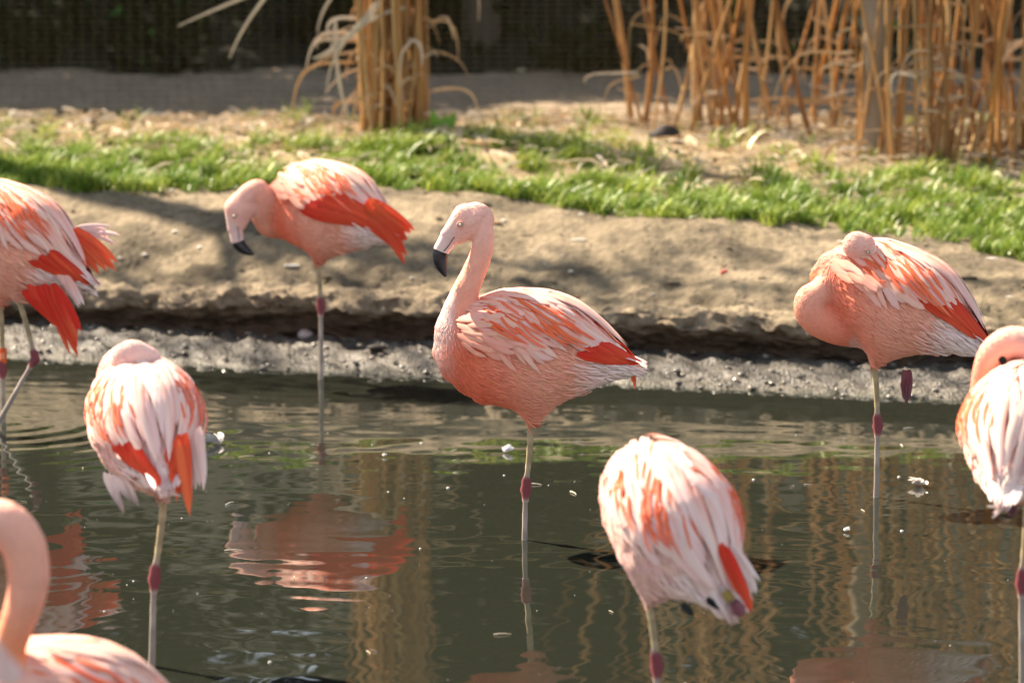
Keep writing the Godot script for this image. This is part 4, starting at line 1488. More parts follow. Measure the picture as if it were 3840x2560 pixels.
func build_birds() -> void:
	var central := {"at": Vector3(0.0302, 0.0000, -10.8758),
		"label": "tall flamingo in sharp focus at the centre with raised S-shaped neck",
		"seed": 4,
		"trunk": [Vector3(0.0388, 0.5462, 0.0000), Vector3(-0.9982, 0.0000, -0.0599), Vector3(0.0000, 1.0000, 0.0000), 0.572, 0.980, 0.980],
		"neck": [[Vector3(-0.1832, 0.5438, 0.0000), Vector3(-0.2050, 0.6030, 0.0000), Vector3(-0.1912, 0.6597, 0.0000), Vector3(-0.1682, 0.7188, 0.0000), Vector3(-0.1384, 0.7826, 0.0000), Vector3(-0.1179, 0.8366, 0.0000), Vector3(-0.1121, 0.8856, 0.0000), Vector3(-0.1178, 0.9125, 0.0000)], [0.0568, 0.0472, 0.0424, 0.0376, 0.0342, 0.0318, 0.0303, 0.0318]],
		"head": [Vector3(-0.1387, 0.9296, 0.0000), Vector3(-1.0000, 0.0000, 0.1000), Vector3(0.0000, 1.0000, 0.0000)],
		"legs": [[Vector3(0.0233, 0.3430, 0.0000), Vector3(0.0125, 0.1538, 0.0000), Vector3(-0.0025, -0.1729, 0.0000), 0.062]],
		"wing": {"streak": 0.75, "low": 1.8, "red": 0.72, "red_low": 1.5},
		"feathers": [["tail_streamer", Vector3(0.3021, 0.5182, 0.0100), Vector3(0.3265, 0.4844, 0.0150), Vector3(0.3208, 0.4449, 0.0150), 0.0125, Vector3(0.2873, 0.0000, 0.9578), RED.lerp(ORANGE, 0.7), ORANGE],
			["tail_streamer", Vector3(0.2970, 0.5100, 0.0200), Vector3(0.3190, 0.4902, 0.0200), Vector3(0.3142, 0.4655, 0.0200), 0.0106, Vector3(0.2873, 0.0000, 0.9578), ORANGE, ORANGE]]}
	var bent := {"at": Vector3(-0.6965, 0.0000, -13.6761),
		"label": "flamingo by the muddy bank with its bill lowered and pale feathers hanging over red wing",
		"seed": 2,
		"trunk": [Vector3(0.0535, 0.6091, 0.0300), Vector3(-0.8583, 0.1198, -0.4990), Vector3(0.0995, 0.9950, 0.0000), 0.550, 0.980, 1.000],
		"neck": [[Vector3(-0.0862, 0.5532, -0.1200), Vector3(-0.1327, 0.5531, -0.1000), Vector3(-0.1778, 0.5502, -0.0600), Vector3(-0.2044, 0.5911, -0.0300), Vector3(-0.1982, 0.6476, 0.0000), Vector3(-0.2113, 0.6910, 0.0100), Vector3(-0.2402, 0.6805, 0.0100), Vector3(-0.2551, 0.6647, 0.0100)], [0.0547, 0.0443, 0.0406, 0.0365, 0.0354, 0.0354, 0.0365, 0.0386]],
		"head": [Vector3(-0.2712, 0.6304, 0.0100), Vector3(-0.7600, -0.6400, 0.1200), Vector3(-0.6400, 0.7600, 0.0000)],
		"legs": [[Vector3(-0.0043, 0.4360, 0.0000), Vector3(0.0102, 0.2686, 0.0000), Vector3(0.0030, -0.0343, 0.0000), 0.070]],
		"wing": {"streak": 0.7, "low": 1.55, "red": 0.36, "red_low": 1.5},
		"feathers": [["flight_feather", Vector3(0.1391, 0.6118, 0.1700), Vector3(0.2247, 0.5797, 0.1950), Vector3(0.3085, 0.5110, 0.1900), 0.0279, Vector3(0.1367, 0.1469, 0.9797), RED.lerp(ORANGE, 0.65), RED.lerp(ORANGE, 0.16)],
			["flight_feather", Vector3(0.1363, 0.6126, 0.1710), Vector3(0.2164, 0.5772, 0.1962), Vector3(0.2876, 0.4966, 0.1912), 0.0271, Vector3(0.0509, 0.1481, 0.9877), RED.lerp(ORANGE, 0.35), RED.lerp(ORANGE, 0.19)],
			["flight_feather", Vector3(0.1479, 0.6179, 0.1720), Vector3(0.2248, 0.5885, 0.1974), Vector3(0.3004, 0.5179, 0.1924), 0.0340, Vector3(0.2391, 0.1440, 0.9603), RED.lerp(ORANGE, 0.48), RED.lerp(ORANGE, 0.31)],
			["flight_feather", Vector3(0.1482, 0.6209, 0.1730), Vector3(0.2258, 0.5846, 0.1986), Vector3(0.3008, 0.5050, 0.1936), 0.0241, Vector3(0.1918, 0.1456, 0.9706), RED.lerp(ORANGE, 0.41), RED.lerp(ORANGE, 0.18)],
			["flight_feather", Vector3(0.1522, 0.6283, 0.1740), Vector3(0.2338, 0.5886, 0.1998), Vector3(0.3083, 0.5099, 0.1948), 0.0391, Vector3(0.1581, 0.1465, 0.9765), RED.lerp(ORANGE, 0.36), RED.lerp(ORANGE, 0.26)],
			["flight_feather", Vector3(0.1538, 0.6356, 0.1750), Vector3(0.2272, 0.5931, 0.2010), Vector3(0.3028, 0.5174, 0.1960), 0.0314, Vector3(-0.0076, 0.1483, 0.9889), RED.lerp(ORANGE, 0.53), RED.lerp(ORANGE, 0.27)],
			["flight_feather", Vector3(0.1575, 0.6356, 0.1760), Vector3(0.2368, 0.6051, 0.2022), Vector3(0.3118, 0.5335, 0.1972), 0.0292, Vector3(0.1862, 0.1457, 0.9716), RED.lerp(ORANGE, 0.33), RED.lerp(ORANGE, 0.26)],
			["flight_feather", Vector3(0.1661, 0.6390, 0.1770), Vector3(0.2403, 0.6034, 0.2034), Vector3(0.3151, 0.5291, 0.1984), 0.0368, Vector3(0.1881, 0.1457, 0.9713), RED.lerp(ORANGE, 0.67), RED.lerp(ORANGE, 0.19)],
			["flight_feather", Vector3(0.1623, 0.6523, 0.1780), Vector3(0.2430, 0.6156, 0.2046), Vector3(0.3254, 0.5342, 0.1996), 0.0320, Vector3(0.2950, 0.1417, 0.9449), RED.lerp(ORANGE, 0.49), RED.lerp(ORANGE, 0.37)],
			["flight_feather", Vector3(0.1725, 0.6494, 0.1790), Vector3(0.2516, 0.6138, 0.2058), Vector3(0.3280, 0.5360, 0.2008), 0.0265, Vector3(0.1628, 0.1464, 0.9758), RED.lerp(ORANGE, 0.59), RED.lerp(ORANGE, 0.17)],
			["flight_feather", Vector3(0.1727, 0.6594, 0.1800), Vector3(0.2473, 0.6170, 0.2070), Vector3(0.3229, 0.5318, 0.2020), 0.0371, Vector3(0.2444, 0.1438, 0.9589), RED.lerp(ORANGE, 0.60), RED.lerp(ORANGE, 0.26)],
			["flight_feather", Vector3(0.1780, 0.6591, 0.1810), Vector3(0.2505, 0.6138, 0.2082), Vector3(0.3266, 0.5397, 0.2032), 0.0269, Vector3(0.1399, 0.1469, 0.9792), RED.lerp(ORANGE, 0.46), RED.lerp(ORANGE, 0.18)],
			["flight_feather", Vector3(0.1825, 0.6674, 0.1820), Vector3(0.2524, 0.6233, 0.2094), Vector3(0.3188, 0.5540, 0.2044), 0.0397, Vector3(0.1917, 0.1456, 0.9706), RED.lerp(ORANGE, 0.63), RED.lerp(ORANGE, 0.32)],
			["flight_feather", Vector3(0.1794, 0.6685, 0.1830), Vector3(0.2567, 0.6396, 0.2106), Vector3(0.3416, 0.5620, 0.2056), 0.0311, Vector3(-0.0145, 0.1483, 0.9888), RED.lerp(ORANGE, 0.25), RED.lerp(ORANGE, 0.30)],
			["flight_feather", Vector3(0.1858, 0.6781, 0.1840), Vector3(0.2646, 0.6336, 0.2118), Vector3(0.3374, 0.5569, 0.2068), 0.0403, Vector3(0.4107, 0.1353, 0.9017), RED.lerp(ORANGE, 0.71), RED.lerp(ORANGE, 0.45)],
			["flight_feather", Vector3(0.1931, 0.6762, 0.1850), Vector3(0.2773, 0.6416, 0.2130), Vector3(0.3542, 0.5667, 0.2080), 0.0281, Vector3(0.3702, 0.1378, 0.9187), RED.lerp(ORANGE, 0.44), RED.lerp(ORANGE, 0.24)],
			["flight_feather", Vector3(0.1892, 0.6515, 0.1800), Vector3(0.2451, 0.5653, 0.2050), Vector3(0.3128, 0.4499, 0.2000), 0.0212, Vector3(0.1420, 0.1941, 0.9706), RED.lerp(ORANGE, 0.64), RED.lerp(ORANGE, 0.22)],
			["flight_feather", Vector3(0.1982, 0.6507, 0.1810), Vector3(0.2589, 0.5628, 0.2062), Vector3(0.3197, 0.4460, 0.2012), 0.0265, Vector3(0.3613, 0.1829, 0.9143), RED.lerp(ORANGE, 0.44), RED.lerp(ORANGE, 0.47)],
			["flight_feather", Vector3(0.1913, 0.6607, 0.1820), Vector3(0.2606, 0.5841, 0.2074), Vector3(0.3207, 0.4760, 0.2024), 0.0291, Vector3(0.1060, 0.1950, 0.9751), RED.lerp(ORANGE, 0.31), RED.lerp(ORANGE, 0.42)],
			["flight_feather", Vector3(0.1963, 0.6640, 0.1830), Vector3(0.2630, 0.5852, 0.2086), Vector3(0.3273, 0.4783, 0.2036), 0.0179, Vector3(0.1637, 0.1935, 0.9674), RED.lerp(ORANGE, 0.57), RED.lerp(ORANGE, 0.12)],
			["flight_feather", Vector3(0.1983, 0.6617, 0.1840), Vector3(0.2623, 0.6003, 0.2098), Vector3(0.3188, 0.5015, 0.2048), 0.0193, Vector3(0.3952, 0.1802, 0.9008), RED.lerp(ORANGE, 0.35), RED.lerp(ORANGE, 0.33)]]}
	var sleeping := {"at": Vector3(1.1085, 0.0000, -11.5045),
		"label": "sleeping flamingo on the right with head laid on its back and second foot hanging",
		"seed": 8,
		"trunk": [Vector3(0.0688, 0.5965, 0.0200), Vector3(-0.8693, 0.2862, -0.4029), Vector3(0.2734, 0.9619, 0.0000), 0.600, 0.880, 0.900],
		"neck": [[Vector3(-0.0586, 0.5170, -0.0300), Vector3(-0.1206, 0.5216, 0.0000), Vector3(-0.1900, 0.5561, 0.0100), Vector3(-0.2054, 0.6040, 0.0100), Vector3(-0.1695, 0.6384, 0.0000), Vector3(-0.1212, 0.6894, -0.0200), Vector3(-0.0893, 0.7402, -0.0200), Vector3(-0.0697, 0.7564, -0.0100)], [0.0556, 0.0492, 0.0492, 0.0480, 0.0387, 0.0328, 0.0293, 0.0269]],
		"head": [Vector3(-0.0655, 0.7804, 0.0450), Vector3(0.9400, -0.2400, 0.1600), Vector3(0.2200, 0.9300, 0.1000)],
		"blend": 0.02,
		"hk": 0.8,
		"legs": [[Vector3(-0.0094, 0.4135, 0.0000), Vector3(0.0082, 0.2266, 0.0000), Vector3(-0.0003, -0.1008, 0.0000), 0.075]],
		"wing": {"streak": 0.8, "low": 1.62, "red": 0.62, "red_low": 1.25},
		"feathers": [["flight_feather", Vector3(0.1222, 0.6084, 0.1000), Vector3(0.2024, 0.5936, 0.1200), Vector3(0.3059, 0.5163, 0.1000), 0.0644, Vector3(0.0000, 0.1961, 0.9806), RED, RED.lerp(ORANGE, 0.5)],
			["flight_feather", Vector3(0.1335, 0.5743, 0.1100), Vector3(0.2030, 0.5580, 0.1200), Vector3(0.2881, 0.5252, 0.1000), 0.0469, Vector3(0.0000, 0.0995, 0.9950), RED, RED],
			["flight_feather", Vector3(0.1182, 0.4135, 0.0000), Vector3(0.1751, 0.4288, 0.0200), Vector3(0.2162, 0.4528, 0.0200), 0.0264, Vector3(0.0000, 0.4472, 0.8944), Color(0.05, 0.045, 0.045), Color(0.06, 0.05, 0.05)]]}
	var behind := {"at": Vector3(-0.9086, 0.0000, -9.3527),
		"label": "pale flamingo on the left seen from behind with head tucked and orange red tail",
		"seed": 3,
		"trunk": [Vector3(0.0052, 0.5982, 0.0000), Vector3(-0.2595, 0.2994, -0.9182), Vector3(0.0301, 0.9532, 0.3010), 0.470, 1.060, 1.140],
		"pale": 0.55,
		"neck": [[Vector3(-0.0556, 0.6278, -0.1600), Vector3(-0.0823, 0.6560, -0.2000), Vector3(-0.0862, 0.6980, -0.1600), Vector3(-0.0766, 0.7372, -0.1000), Vector3(-0.0521, 0.7641, -0.0600), Vector3(-0.0329, 0.7731, -0.0400)], [0.0671, 0.0615, 0.0503, 0.0448, 0.0425, 0.0392]],
		"head": [Vector3(-0.0275, 0.7690, -0.0300), Vector3(0.8000, -0.3500, -0.3000), Vector3(0.2000, 0.9000, 0.3000)],
		"blend": 0.02,
		"legs": [[Vector3(0.0420, 0.4320, -0.0200), Vector3(0.0196, 0.2280, 0.0000), Vector3(-0.0012, -0.1056, 0.0000), 0.070]],
		"wing": {"streak": 0.6, "low": 1.8, "red": 0.7, "red_low": 1.4},
		"feathers": [["flight_feather", Vector3(0.0716, 0.6023, 0.1700), Vector3(0.0722, 0.5423, 0.1950), Vector3(0.0745, 0.4759, 0.1900), 0.0161, Vector3(0.3608, 0.2680, 0.8933), RED.lerp(ORANGE, 0.50), RED.lerp(ORANGE, 0.78)],
			["flight_feather", Vector3(0.0743, 0.6034, 0.1710), Vector3(0.0770, 0.5415, 0.1962), Vector3(0.0768, 0.4776, 0.1912), 0.0136, Vector3(0.0835, 0.2863, 0.9545), RED.lerp(ORANGE, 0.57), RED.lerp(ORANGE, 0.87)],
			["flight_feather", Vector3(0.0755, 0.6101, 0.1720), Vector3(0.0854, 0.5415, 0.1974), Vector3(0.0948, 0.4739, 0.1924), 0.0155, Vector3(-0.2323, 0.2795, 0.9316), RED.lerp(ORANGE, 0.48), RED.lerp(ORANGE, 0.51)],
			["flight_feather", Vector3(0.0775, 0.6053, 0.1730), Vector3(0.0814, 0.5419, 0.1986), Vector3(0.0925, 0.4668, 0.1936), 0.0170, Vector3(-0.1510, 0.2841, 0.9468), RED.lerp(ORANGE, 0.36), RED.lerp(ORANGE, 1.00)],
			["flight_feather", Vector3(0.0890, 0.6102, 0.1740), Vector3(0.0970, 0.5477, 0.1998), Vector3(0.0989, 0.4727, 0.1948), 0.0177, Vector3(0.3470, 0.2695, 0.8983), RED.lerp(ORANGE, 0.37), RED.lerp(ORANGE, 0.47)],
			["flight_feather", Vector3(0.0897, 0.6104, 0.1750), Vector3(0.1016, 0.5454, 0.2010), Vector3(0.1103, 0.4674, 0.1960), 0.0165, Vector3(0.1153, 0.2854, 0.9514), RED.lerp(ORANGE, 0.33), RED.lerp(ORANGE, 0.93)],
			["flight_feather", Vector3(0.0913, 0.6091, 0.1760), Vector3(0.0970, 0.5459, 0.2022), Vector3(0.1005, 0.4841, 0.1972), 0.0147, Vector3(-0.0902, 0.2862, 0.9539), RED.lerp(ORANGE, 0.36), RED.lerp(ORANGE, 0.72)],
			["flight_feather", Vector3(0.0944, 0.6198, 0.1770), Vector3(0.0968, 0.5499, 0.2034), Vector3(0.0928, 0.4585, 0.1984), 0.0215, Vector3(0.3012, 0.2740, 0.9133), RED.lerp(ORANGE, 0.54), RED.lerp(ORANGE, 0.96)],
			["flight_feather", Vector3(0.0997, 0.6234, 0.1780), Vector3(0.1107, 0.5466, 0.2046), Vector3(0.1164, 0.4544, 0.1996), 0.0140, Vector3(0.2477, 0.2784, 0.9280), RED.lerp(ORANGE, 0.44), RED.lerp(ORANGE, 1.00)],
			["flight_feather", Vector3(0.0999, 0.6167, 0.1790), Vector3(0.1051, 0.5490, 0.2058), Vector3(0.1208, 0.4705, 0.2008), 0.0197, Vector3(-0.0005, 0.2873, 0.9578), RED.lerp(ORANGE, 0.46), RED.lerp(ORANGE, 0.78)],
			["flight_feather", Vector3(0.1060, 0.6202, 0.1800), Vector3(0.1180, 0.5527, 0.2070), Vector3(0.1244, 0.4714, 0.2020), 0.0223, Vector3(0.1005, 0.2859, 0.9530), RED.lerp(ORANGE, 0.44), RED.lerp(ORANGE, 0.73)],
			["flight_feather", Vector3(0.1114, 0.6245, 0.1810), Vector3(0.1170, 0.5393, 0.2082), Vector3(0.1171, 0.4493, 0.2032), 0.0218, Vector3(-0.0450, 0.2871, 0.9569), RED.lerp(ORANGE, 0.35), RED.lerp(ORANGE, 0.88)],
			["flight_feather", Vector3(0.1176, 0.6271, 0.1820), Vector3(0.1224, 0.5393, 0.2094), Vector3(0.1265, 0.4381, 0.2044), 0.0195, Vector3(0.3011, 0.2740, 0.9134), RED.lerp(ORANGE, 0.47), RED.lerp(ORANGE, 0.89)],
			["flight_feather", Vector3(0.0984, 0.6101, 0.1900), Vector3(0.1110, 0.5252, 0.2200), Vector3(0.1261, 0.4267, 0.2100), 0.0224, Vector3(0.0953, 0.2860, 0.9535), ORANGE, ORANGE],
			["flight_feather", Vector3(0.1302, 0.6120, 0.1400), Vector3(0.1294, 0.5522, 0.1650), Vector3(0.1374, 0.4857, 0.1600), 0.0190, Vector3(0.4376, 0.1763, 0.8817), PALE, WHITE_PINK],
			["flight_feather", Vector3(0.1263, 0.6140, 0.1410), Vector3(0.1257, 0.5457, 0.1662), Vector3(0.1263, 0.4745, 0.1612), 0.0145, Vector3(0.4065, 0.1792, 0.8959), PALE, WHITE_PINK],
			["flight_feather", Vector3(0.1309, 0.6256, 0.1420), Vector3(0.1377, 0.5533, 0.1674), Vector3(0.1364, 0.4811, 0.1624), 0.0152, Vector3(0.4464, 0.1755, 0.8774), PALE, WHITE_PINK],
			["flight_feather", Vector3(0.1338, 0.6219, 0.1430), Vector3(0.1410, 0.5619, 0.1686), Vector3(0.1465, 0.4898, 0.1636), 0.0237, Vector3(0.5239, 0.1671, 0.8353), PALE, WHITE_PINK],
			["flight_feather", Vector3(0.1338, 0.6267, 0.1440), Vector3(0.1477, 0.5705, 0.1698), Vector3(0.1617, 0.5008, 0.1648), 0.0166, Vector3(0.5403, 0.1650, 0.8251), PALE, WHITE_PINK],
			["flight_feather", Vector3(0.1407, 0.6308, 0.1450), Vector3(0.1483, 0.5781, 0.1710), Vector3(0.1546, 0.4985, 0.1660), 0.0210, Vector3(0.3844, 0.1810, 0.9052), PALE, WHITE_PINK],
			["flight_feather", Vector3(0.1498, 0.6279, 0.1460), Vector3(0.1511, 0.5761, 0.1722), Vector3(0.1619, 0.5069, 0.1672), 0.0210, Vector3(0.3430, 0.1842, 0.9211), PALE, WHITE_PINK],
			["flight_feather", Vector3(0.1471, 0.6362, 0.1470), Vector3(0.1560, 0.5639, 0.1734), Vector3(0.1563, 0.4812, 0.1684), 0.0182, Vector3(0.1854, 0.1927, 0.9636), PALE, WHITE_PINK],
			["flight_feather", Vector3(-0.0376, 0.6073, 0.1500), Vector3(-0.0263, 0.5877, 0.1750), Vector3(-0.0197, 0.5485, 0.1700), 0.0146, Vector3(-0.2824, 0.1881, 0.9407), RED.lerp(ORANGE, 0.01), RED.lerp(ORANGE, 0.24)],
			["flight_feather", Vector3(-0.0258, 0.6055, 0.1510), Vector3(-0.0196, 0.5780, 0.1762), Vector3(-0.0183, 0.5402, 0.1712), 0.0122, Vector3(-0.2557, 0.1896, 0.9480), RED.lerp(ORANGE, 0.03), RED.lerp(ORANGE, 0.44)],
			["flight_feather", Vector3(-0.0116, 0.6087, 0.1520), Vector3(-0.0064, 0.5863, 0.1774), Vector3(-0.0050, 0.5505, 0.1724), 0.0145, Vector3(0.1014, 0.1951, 0.9755), RED.lerp(ORANGE, 0.11), RED.lerp(ORANGE, 0.40)],
			["flight_feather", Vector3(-0.0076, 0.6125, 0.1530), Vector3(0.0013, 0.5916, 0.1786), Vector3(0.0151, 0.5555, 0.1736), 0.0123, Vector3(-0.2157, 0.1915, 0.9575), RED.lerp(ORANGE, 0.08), RED.lerp(ORANGE, 0.13)],
			["flight_feather", Vector3(0.0087, 0.6108, 0.1540), Vector3(0.0096, 0.5720, 0.1798), Vector3(0.0040, 0.5205, 0.1748), 0.0150, Vector3(-0.0929, 0.1953, 0.9763), RED.lerp(ORANGE, 0.13), RED.lerp(ORANGE, 0.00)],
			["flight_feather", Vector3(-0.0954, 0.5090, 0.0800), Vector3(-0.0779, 0.4771, 0.1050), Vector3(-0.0568, 0.4266, 0.1000), 0.0181, Vector3(-0.2695, 0.1889, 0.9443), WHITE_PINK, Color(0.3, 0.23, 0.21)],
			["flight_feather", Vector3(-0.0870, 0.5023, 0.0810), Vector3(-0.0678, 0.4731, 0.1062), Vector3(-0.0481, 0.4348, 0.1012), 0.0160, Vector3(-0.4133, 0.1786, 0.8929), WHITE_PINK, Color(0.3, 0.23, 0.21)],
			["flight_feather", Vector3(-0.0834, 0.5072, 0.0820), Vector3(-0.0637, 0.4663, 0.1074), Vector3(-0.0460, 0.4098, 0.1024), 0.0187, Vector3(-0.0665, 0.1957, 0.9784), WHITE_PINK, Color(0.3, 0.23, 0.21)],
			["flight_feather", Vector3(-0.0750, 0.5029, 0.0830), Vector3(-0.0457, 0.4748, 0.1086), Vector3(-0.0300, 0.4418, 0.1036), 0.0181, Vector3(-0.3343, 0.1848, 0.9242), WHITE_PINK, Color(0.3, 0.23, 0.21)],
			["flight_feather", Vector3(-0.0671, 0.4988, 0.0840), Vector3(-0.0463, 0.4845, 0.1098), Vector3(-0.0222, 0.4496, 0.1048), 0.0136, Vector3(-0.3577, 0.1831, 0.9157), WHITE_PINK, Color(0.3, 0.23, 0.21)],
			["flight_feather", Vector3(-0.0666, 0.4998, 0.0850), Vector3(-0.0430, 0.4814, 0.1110), Vector3(-0.0181, 0.4358, 0.1060), 0.0183, Vector3(-0.0362, 0.1960, 0.9799), WHITE_PINK, Color(0.3, 0.23, 0.21)],
			["flight_feather", Vector3(-0.0540, 0.4994, 0.0860), Vector3(-0.0245, 0.4706, 0.1122), Vector3(-0.0077, 0.4274, 0.1072), 0.0180, Vector3(-0.3153, 0.1861, 0.9306), WHITE_PINK, Color(0.3, 0.23, 0.21)]]}
	var preening := {"at": Vector3(0.3462, 0.0000, -8.8368),
		"label": "pale flamingo at the bottom right bent over with its head hidden behind its body",
		"seed": 7,
		"trunk": [Vector3(0.0371, 0.4556, 0.0000), Vector3(-0.5192, 0.5192, -0.6789), Vector3(0.2562, 0.8197, 0.5123), 0.500, 1.060, 1.100],
		"pale": 0.65,
		"neck": [[Vector3(-0.0572, 0.4642, -0.1600), Vector3(-0.0543, 0.3863, -0.2400), Vector3(-0.0072, 0.3236, -0.2800), Vector3(0.0490, 0.3047, -0.2600), Vector3(0.0841, 0.3141, -0.2000)], [0.0540, 0.0504, 0.0396, 0.0360, 0.0324]],
		"blend": 0.03,
		"legs": [[Vector3(-0.0263, 0.2883, 0.0000), Vector3(-0.0014, 0.1314, 0.0000), Vector3(-0.0041, -0.1000, 0.0000), 0.080]],
		"wing": {"streak": 0.8, "low": 1.8, "red": 0.95},
		"feathers": [["flight_feather", Vector3(0.1311, 0.4556, 0.1700), Vector3(0.1488, 0.4030, 0.1950), Vector3(0.1765, 0.3416, 0.1900), 0.0159, Vector3(0.4568, 0.2556, 0.8520), RED.lerp(ORANGE, 0.13), RED.lerp(ORANGE, 0.62)],
			["flight_feather", Vector3(0.1363, 0.4615, 0.1710), Vector3(0.1594, 0.4075, 0.1962), Vector3(0.1853, 0.3330, 0.1912), 0.0189, Vector3(0.0923, 0.2861, 0.9537), RED.lerp(ORANGE, 0.09), RED.lerp(ORANGE, 0.47)],
			["flight_feather", Vector3(0.1382, 0.4589, 0.1720), Vector3(0.1602, 0.4021, 0.1974), Vector3(0.1900, 0.3241, 0.1924), 0.0181, Vector3(0.1973, 0.2817, 0.9390), RED.lerp(ORANGE, 0.12), RED.lerp(ORANGE, 0.69)],
			["flight_feather", Vector3(0.1385, 0.4574, 0.1730), Vector3(0.1641, 0.4041, 0.1986), Vector3(0.1915, 0.3261, 0.1936), 0.0166, Vector3(0.2466, 0.2785, 0.9283), RED.lerp(ORANGE, 0.04), RED.lerp(ORANGE, 0.44)],
			["flight_feather", Vector3(0.1377, 0.4568, 0.1740), Vector3(0.1662, 0.3977, 0.1998), Vector3(0.1971, 0.3193, 0.1948), 0.0163, Vector3(0.2937, 0.2747, 0.9156), RED.lerp(ORANGE, 0.35), RED.lerp(ORANGE, 0.46)],
			["flight_feather", Vector3(0.1419, 0.4570, 0.1750), Vector3(0.1676, 0.3962, 0.2010), Vector3(0.1962, 0.3240, 0.1960), 0.0174, Vector3(0.3641, 0.2676, 0.8921), RED.lerp(ORANGE, 0.00), RED.lerp(ORANGE, 0.25)],
			["flight_feather", Vector3(0.1448, 0.4538, 0.1760), Vector3(0.1738, 0.3869, 0.2022), Vector3(0.2028, 0.3019, 0.1972), 0.0186, Vector3(0.1907, 0.2821, 0.9403), RED.lerp(ORANGE, 0.00), RED.lerp(ORANGE, 0.37)],
			["flight_feather", Vector3(0.1391, 0.4537, 0.1770), Vector3(0.1721, 0.3928, 0.2034), Vector3(0.2070, 0.3053, 0.1984), 0.0165, Vector3(0.3458, 0.2696, 0.8987), RED.lerp(ORANGE, 0.28), RED.lerp(ORANGE, 0.55)],
			["flight_feather", Vector3(0.1472, 0.4540, 0.1780), Vector3(0.1776, 0.3940, 0.2046), Vector3(0.2096, 0.3117, 0.1996), 0.0197, Vector3(0.3434, 0.2699, 0.8996), RED.lerp(ORANGE, 0.05), RED.lerp(ORANGE, 0.41)],
			["flight_feather", Vector3(0.1507, 0.4542, 0.1500), Vector3(0.1816, 0.3972, 0.1750), Vector3(0.2106, 0.3258, 0.1700), 0.0114, Vector3(0.4816, 0.2518, 0.8394), PALE, WHITE_PINK],
			["flight_feather", Vector3(0.1523, 0.4488, 0.1510), Vector3(0.1890, 0.4075, 0.1762), Vector3(0.2188, 0.3396, 0.1712), 0.0160, Vector3(0.3108, 0.2731, 0.9104), PALE, WHITE_PINK],
			["flight_feather", Vector3(0.1580, 0.4515, 0.1520), Vector3(0.1800, 0.4048, 0.1774), Vector3(0.2075, 0.3430, 0.1724), 0.0128, Vector3(0.4579, 0.2555, 0.8515), PALE, WHITE_PINK],
			["flight_feather", Vector3(0.1603, 0.4505, 0.1530), Vector3(0.1830, 0.4067, 0.1786), Vector3(0.2109, 0.3433, 0.1736), 0.0188, Vector3(0.3167, 0.2726, 0.9085), PALE, WHITE_PINK],
			["flight_feather", Vector3(0.1604, 0.4503, 0.1540), Vector3(0.1907, 0.4078, 0.1798), Vector3(0.2209, 0.3454, 0.1748), 0.0183, Vector3(0.4231, 0.2604, 0.8679), PALE, WHITE_PINK],
			["flight_feather", Vector3(0.1620, 0.4492, 0.1550), Vector3(0.1835, 0.4111, 0.1810), Vector3(0.2071, 0.3615, 0.1760), 0.0194, Vector3(0.5866, 0.2327, 0.7757), PALE, WHITE_PINK],
			["flight_feather", Vector3(0.1666, 0.4498, 0.1560), Vector3(0.1928, 0.4184, 0.1822), Vector3(0.2170, 0.3642, 0.1772), 0.0118, Vector3(0.5154, 0.2462, 0.8208), PALE, WHITE_PINK],
			["flight_feather", Vector3(0.1687, 0.4493, 0.1570), Vector3(0.1953, 0.4192, 0.1834), Vector3(0.2261, 0.3711, 0.1784), 0.0117, Vector3(0.3274, 0.2715, 0.9050), PALE, WHITE_PINK],
			["flight_feather", Vector3(0.1041, 0.3243, 0.1500), Vector3(0.1248, 0.3178, 0.1700), Vector3(0.1466, 0.3048, 0.1700), 0.0216, Vector3(0.0000, 0.1961, 0.9806), Color(0.02, 0.02, 0.02), Color(0.02, 0.02, 0.02)],
			["flight_feather", Vector3(0.0476, 0.3063, 0.1200), Vector3(0.0613, 0.2998, 0.1400), Vector3(0.0741, 0.2812, 0.1400), 0.0180, Vector3(0.0000, 0.1961, 0.9806), Color(0.03, 0.03, 0.03), Color(0.02, 0.02, 0.02)]]}
